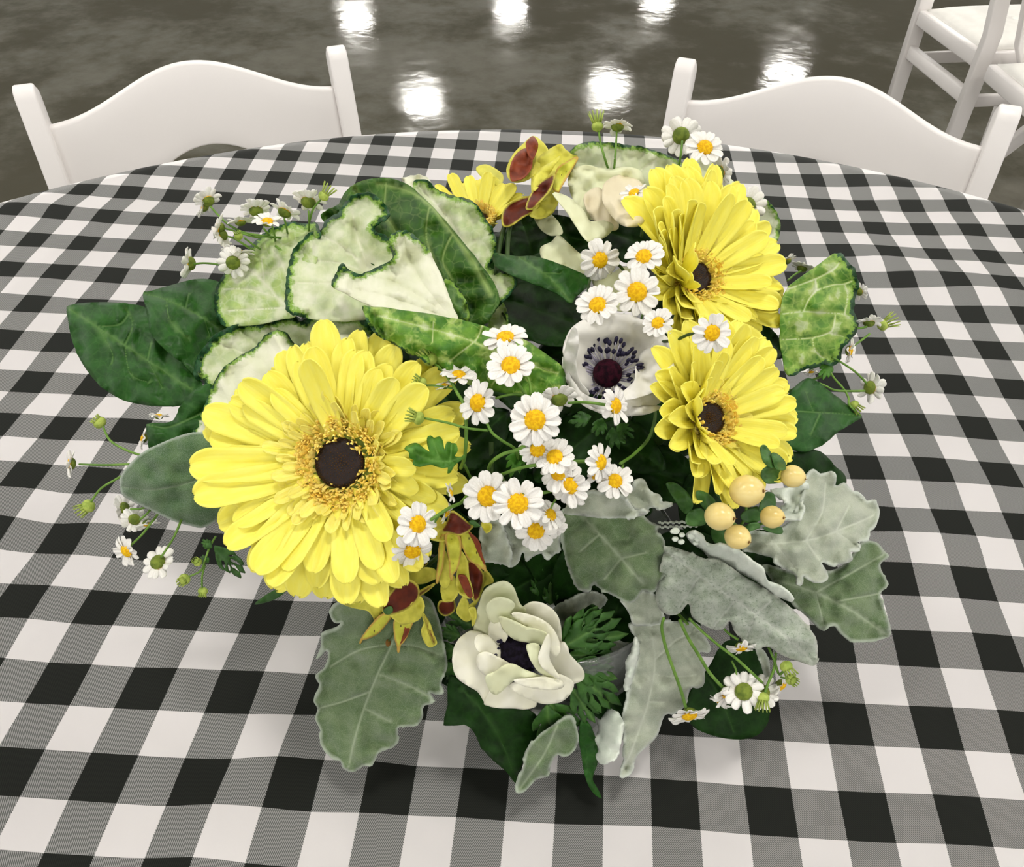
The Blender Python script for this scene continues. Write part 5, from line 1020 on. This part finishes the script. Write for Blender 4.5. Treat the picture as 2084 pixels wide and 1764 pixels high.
for i_, (x, y, r, n, dz) in enumerate([(115,995,30,(-.85,.05,.5),.25),(395,1230,30,(-.9,-.15,-.2),.0),(450,1290,28,(-.5,-.35,-.55),.1),(410,1455,34,(-.4,-.35,.75),.3),(575,1515,37,(.15,-.45,-.75),.3),(500,860,24,(-.9,.3,.4),-.3),(580,745,20,(.1,1,.2),-.35)]):
    daisy(s_, '8', (x, y), r, n, dz, 200+i_)
bud(s_, '8', (268,778), 13, (-.7,.7,.4), .3); bud(s_, '8', (208,1218), 14, (-.8,-.5,.1), .3, 'bud', .5); daisy(s_, '8', (520,1310), 24, (.2,-.8,.1), .0, 231)
for q in ([(285,798,.3),(320,870,.25),(400,920,.2),(500,955,.0),(600,980,-.3)],[(160,998,.25),(300,1002,.2),(440,998,.0),(560,1010,-.3)],[(222,1195,.3),(270,1130,.25),(340,1085,.2),(400,1060,.0),(520,1060,-.3)],[(432,1425,.3),(490,1370,.2),(530,1320,.1),(575,1260,-.2)],[(590,1490,.3),(630,1430,.2),(660,1380,.1),(695,1300,-.2),(720,1220,-.4)],[(430,1235,.1),(500,1228,.0),(560,1180,-.3)],[(480,1290,.15),(520,1255,.1),(560,1200,-.2)]):
    stem(s_, '8', q, 4.6)
stem(s_, 'F', [(340,950,-.3),(450,960,-1.0),(600,1000,-2)], 5, tail=VM)
s_ = sprig('short feverfew sprig of closed green buds below the biggest gerbera at the left', 410, 1170)
bud(s_, '8', (715,1605), 12, (-.2,-.3,.9), .3); bud(s_, '8', (812,1668), 10, (0,-.9,.3), .3); bud(s_, '8', (785,1515), 9, (-.2,.4,.6), .3)
for q in ([(740,1590,.3),(800,1560,.25),(825,1500,.2),(850,1430,.0),(880,1380,-.3)],[(808,1650,.3),(808,1590,.25),(822,1530,.2)]): stem(s_, '8', q, 4)
for i_, (b, t, w_) in enumerate([((860,1440),(800,1400),28),((870,1430),(1035,1600),52),((840,1520),(800,1480),24)]): sheet('leaf', s_, '8', frond_pts(b, t, w_, 5, .15, i_), .15, 'fern', sharp=2, step=3)
s_ = sprig('feverfew sprig with buds and small daisies between the biggest gerbera and the anemone', 970, 880)
def D4(L, s_, base):
    for i_, a in enumerate(L): daisy(s_, '4', a[:2], a[2], a[3], a[4], base+i_, **(a[5] if len(a) > 5 else {}))
D4([(707,160,47,(-.1,.72,.6),1.0),(745,352,50,(-.1,.3,.9),1.0),(385,420,38,(.1,.85,.5),.65),(518,610,47,(-.5,.0,.8),.65),(912,728,55,(.02,.0,1),.8),(290,490,22,(-.3,.8,.3),.5)], s_, 300)
for c, r, n in (((190,308),16,(-.6,.8,.1)),((325,262),13,(0,1,.1)),((132,470),11,(-.9,.4,.3)),((108,715),14,(-.9,.3,.3))): bud(s_, '4', c, r, n, .65, 'bud', .6)
for q, w_ in (([(345,480,.6),(375,540,.6),(415,610,.55),(435,720,.5),(437,850,.45),(425,990,.3),(400,1060,.0)], 7),([(215,335,.6),(270,380,.6),(340,480,.58)], 5),([(325,290,.6),(328,360,.58),(340,440,.55)], 4),([(160,488,.6),(250,492,.55),(345,510,.5)], 4),([(150,716,.6),(300,745,.6),(450,785,.55),(590,800,.5)], 5),
    ([(580,750,.55),(620,820,.5),(700,880,.4),(770,925,.3),(800,1000,.0)], 6),([(640,578,.55),(730,555,.5),(820,553,.5),(880,590,.4)], 5),([(785,455,.6),(830,530,.5),(878,590,.4)], 6),([(845,405,.6),(875,470,.5),(885,550,.4)], 5),([(590,1065,.0),(620,1010,.4),(700,960,.5),(800,930,.5),(880,870,.55)], 7),([(910,780,.6),(890,850,.55),(860,900,.4)], 5),([(700,190,.6),(760,230,.5),(820,300,.3)], 4)):
    stem(s_, '4', q, w_)
sheet('leaf', s_, '3', [(1318,773),(1345,752),(1375,742),(1400,748),(1432,775),(1465,800),(1450,760),(1448,715),(1470,698),(1490,715),(1520,703),(1540,730),(1548,775),(1558,800),(1552,765),(1570,732),(1592,745),(1612,745),(1622,790),(1605,822),(1640,828),(1665,812),(1668,835),(1630,850),(1600,880),(1590,910),(1565,922),(1570,880),(1540,888),(1500,880),(1470,868),(1430,872),(1400,878),(1365,862),(1375,840),(1345,830),(1350,800)], .75, 'parsley', sharp=1, veins=[[(1340,775),(1440,830),(1560,850),(1660,825)],[(1480,720),(1520,830)],[(1590,750),(1585,840)]], scal=(0, 9), thick=.014)
sheet('leaf', s_, '4', frond_pts((800,950), (740,1130), 90, 4, .2, 3), .1, 'parsley', sharp=2, step=3)
stem(s_, 'F', [(945,945,.0),(980,1000,-1.2)], 6, tail=VM)
s_ = sprig('feverfew sprig of crowded daisies in the very middle of the bouquet', 1150, 950)
D4([(930,935,40,(0,.2,1),.5),(1048,985,44,(-.3,.45,.8),.6),(1078,1092,44,(-.45,.1,.85),.65),(1160,1180,46,(-.55,-.2,.8),.8),(1362,1020,42,(.7,-.05,.65),.7),(1330,1110,26,(.3,-.6,.5),.5),(1464,1150,40,(.15,.35,.85),.55),(1080,585,40,(-.1,.7,-.6),.45),(1465,630,42,(.7,.02,.65),.95)], s_, 400)
for q, w_ in (([(665,1112,.3),(760,1075,.5),(850,1050,.6),(960,1035,.6),(1080,1025,.6),(1200,1015,.6),(1330,1015,.6)], 7),([(830,1000,.45),(900,1000,.5),(980,1020,.55)], 5),([(1140,610,.5),(1230,605,.6),(1320,612,.75),(1440,630,.85)], 6),([(1500,1030,.2),(1600,960,.0),(1700,850,-.3),(1740,720,-.6),(1740,650,-.9)], 7),([(1340,1135,.5),(1440,1140,.4)], 5),([(1470,1150,.5),(1510,1080,.3),(1520,1030,.1)], 5)): stem(s_, '4', q, w_)
for i_, (b, t, w_) in enumerate([((1300,700),(1140,750),60),((1450,780),(1500,950),90),((1480,760),(1600,860),70),((1380,720),(1330,860),70)]): sheet('leaf', s_, '4', frond_pts(b, t, w_, 4, .2, i_+5), -.3, 'fern', sharp=2, step=3)
stem(s_, 'F', [(1020,965,.2),(1040,1000,-1.4)], 6, tail=VM)
s_ = sprig('feverfew sprig with a pair of wide open daisies just below the middle', 1040, 1040)
D4([(587,1255,54,(-.06,.08,1),.6),(795,1305,55,(.0,-.02,1),.85),(1018,1382,34,(.5,.45,.6),.6),(918,1492,44,(-.15,-.1,1),.45),(1040,1450,30,(.3,-.2,.8),.35)], s_, 500)
for q, w_ in (([(1110,1190,.6),(1010,1222,.65),(900,1245,.7),(820,1280,.7)], 6),([(590,1270,.4),(640,1150,.3),(670,1112,.2)], 6),([(1000,1400,.4),(950,1440,.3),(900,1480,.2)], 4),([(1020,1340,.6),(1045,1290,.6),(1090,1230,.6)], 4)): stem(s_, '4', q, w_)
stem(s_, 'F', [(1010,980,.2),(1020,1020,-1.4)], 6, tail=VM)
s_ = sprig('feverfew sprig with two daisies overlapping the lower right petals of the biggest gerbera', 850, 1090)
D4([(100,1447,46,(.42,.05,.85),.95),(65,1632,44,(.25,-.5,.8),.8),(325,1230,22,(.9,.3,.1),.7),(300,1370,24,(.8,-.4,.1),.6),(115,1540,30,(.3,-.9,.2),.85)], s_, 600)
for q, w_ in (([(190,1420,.9),(250,1380,.85),(330,1330,.7),(400,1300,.5),(450,1240,.2)], 7),([(190,1490,.8),(220,1430,.8),(250,1385,.8)], 5),([(110,1620,.7),(180,1560,.7),(210,1450,.8)], 4)): stem(s_, '4', q, w_)
stem(s_, 'F', [(948,1010,.2),(1000,1060,-1.4)], 6, tail=VM)
s_ = sprig('feverfew sprig of daisies between the upper right gerbera and the white anemone', 1290, 590)
def D2(L, s_, base):
    for i_, a in enumerate(L): daisy(s_, '2', a[:2], a[2], a[3], a[4], base+i_)
D2([(963,825,43,(.25,-.25,.9),.5),(1203,808,42,(-.3,.35,.9),.85),(1165,1000,52,(.0,.02,1),.65),(953,1072,46,(-.25,.35,.9),.6),(1150,462,30,(-.4,.6,.6),.7),(1573,1222,43,(.15,-.25,.9),1.4),(1280,1170,34,(-.4,.2,.8),.8)], s_, 700)
for q in ([(1000,850,.4),(1060,850,.2),(1100,900,.0),(1120,1000,-.2)],[(1190,520,.4),(1200,600,.2),(1190,700,.0)],[(1530,1225,1.2),(1450,1230,1.0),(1380,1260,.7),(1300,1270,.2)],[(1160,1050,.4),(1140,1100,.0)],[(930,1110,.3),(900,1000,.0),(920,900,-.3)]): stem(s_, '2', q, 6, mat='stemd')
stem(s_, 'F', [(1270,640,.0),(1250,720,-1.4)], 6, tail=VM)
s_ = sprig('two small feverfew daisies standing above the back kale, seen from the side', 1240, 280)
D2([(1060,100,31,(.08,1,-.05),.25),(1010,90,16,(-.2,1,.1),.2)], s_, 800); bud(s_, '2', (950,100), 12, (-.1,1,.1), .25, 'bud', 1.2)
for q in ([(957,120,.2),(970,200,.15),(990,270,.1),(1015,350,-.2)],[(1056,125,.2),(1052,200,.15),(1046,280,.1),(1040,350,-.2)]): stem(s_, '2', q, 4.4)
stem(s_, 'F', [(1245,345,-.2),(1235,400,-1.5)], 5, tail=VM)
s_ = sprig('feverfew sprig above the upper right gerbera, one daisy seen from behind', 1430, 320)
D2([(1405,150,41,(.1,.3,-.9),.3),(1535,215,41,(.05,.25,.95),.5),(1615,350,33,(.75,.3,-.3),.2),(1765,530,40,(.35,.15,-.85),.3),(1800,570,24,(.8,-.2,.2),.2)], s_, 900)
for q in ([(1412,180,.4),(1405,250,.35),(1390,330,.1)],[(1500,270,.35),(1460,320,.2),(1415,380,.0)],[(1590,355,.2),(1540,390,.0)],[(1750,560,.3),(1700,620,.0)]): stem(s_, '2', q, 5)
stem(s_, 'F', [(1380,345,.1),(1380,420,-1.5)], 5, tail=VM)
s_ = sprig('feverfew sprig trailing out at the right beside the round green kale leaf', 1700, 720)
for i_, (x, y, r, n, dz) in enumerate([(180,225,22,(-.2,1,-.1),-.3),(320,290,25,(.3,.9,-.1),-.3),(920,780,27,(.1,1,-.2),-.4),(745,1030,26,(.8,-.15,.5),-.4),(930,1360,33,(.85,.0,-.35),-.4),(835,500,20,(.8,.2,-.2),-.6),(400,1215,16,(0,-.9,.2),-.6)]):
    daisy(s_, '11', (x, y), r, n, dz, 950+i_, droop=-10)
bud(s_, '11', (1040,800), 12, (.8,.4,.1), -.4, 'bud', 1.2); bud(s_, '11', (785,1515), 10, (.5,-.6,.2), -.4, 'bud', .8)
for q in ([(190,400,-.1),(250,350,-.2),(310,315,-.3)],[(590,1090,-.4),(680,1140,-.4),(790,1215,-.4),(860,1280,-.4),(905,1335,-.4)],[(560,1200,-.5),(610,1280,-.45),(690,1370,-.4),(735,1450,-.4),(745,1520,-.4),(840,1610,-.4)],[(470,1320,-.5),(540,1350,-.45),(600,1380,-.4),(700,1392,-.4),(880,1390,-.4)],[(790,980,-.4),(860,930,-.4),(925,880,-.4)],[(780,830,-.5),(840,828,-.45),(900,815,-.4)]): stem(s_, '11', q, 4.4)
sheet('leaf', s_, '11', frond_pts((570,1120), (500,1310), 70, 4, .2, 8), -.45, 'parsley', sharp=2, step=3)
stem(s_, 'F', [(1690,760,-.6),(1600,800,-1.5)], 5, tail=VM)
s_ = sprig('feverfew sprig drooping at the lower right, daisies hanging towards the cloth', 1500, 1380)
for i_, (x, y, r, n, dz) in enumerate([(730,1095,42,(.12,-.75,.6),.6),(1010,930,38,(.45,-.45,.6),.5),(1128,925,43,(.05,-.1,-1),.75),(1110,600,32,(.05,-.85,.5),.5),(1265,930,36,(.1,-.4,-.85),.5),(1400,880,34,(.5,-.6,.4),.35),(960,1000,24,(-.4,-.8,.3),.4)]):
    daisy(s_, '9', (x, y), r, n, dz, 970+i_)
bud(s_, '9', (1270,970), 13, (-.2,-.9,.5), .8, 'bud', .8); bud(s_, '9', (1475,835), 12, (.4,-.2,.9), .6); bud(s_, '9', (1440,740), 13, (.3,-.6,.3), .5, 'bud', .6)
for q, w_ in (([(545,385,.6),(528,460,.6),(560,610,.65),(620,780,.7),(670,920,.7),(705,1045,.65)], 6.5),([(660,400,.5),(720,530,.55),(800,660,.6),(880,790,.6),(975,895,.5)], 7),([(730,390,.4),(830,490,.5),(950,590,.6),(1070,680,.6),(1180,780,.6),(1265,860,.55)], 6),([(960,440,.3),(1020,500,.4),(1090,545,.5)], 5),([(1310,600,.2),(1350,690,.4),(1390,800,.4),(1440,740,.5)], 5),([(1365,640,.2),(1350,760,.4),(1310,860,.55),(1280,940,.7)], 5.5),([(1400,820,.4),(1440,830,.5)], 4),([(1040,700,.3),(1070,760,.5),(1075,800,.5)], 4)): stem(s_, '9', q, w_)
stem(s_, 'F', [(1400,1270,.1),(1330,1200,-1.4)], 6, tail=VM)

# everything above was measured from the table top: lift it so that the floor lies at z = 0
for o in list(C.objects):
    if o.parent is None and o.type != 'CAMERA': o.location.z += TABLE_Z
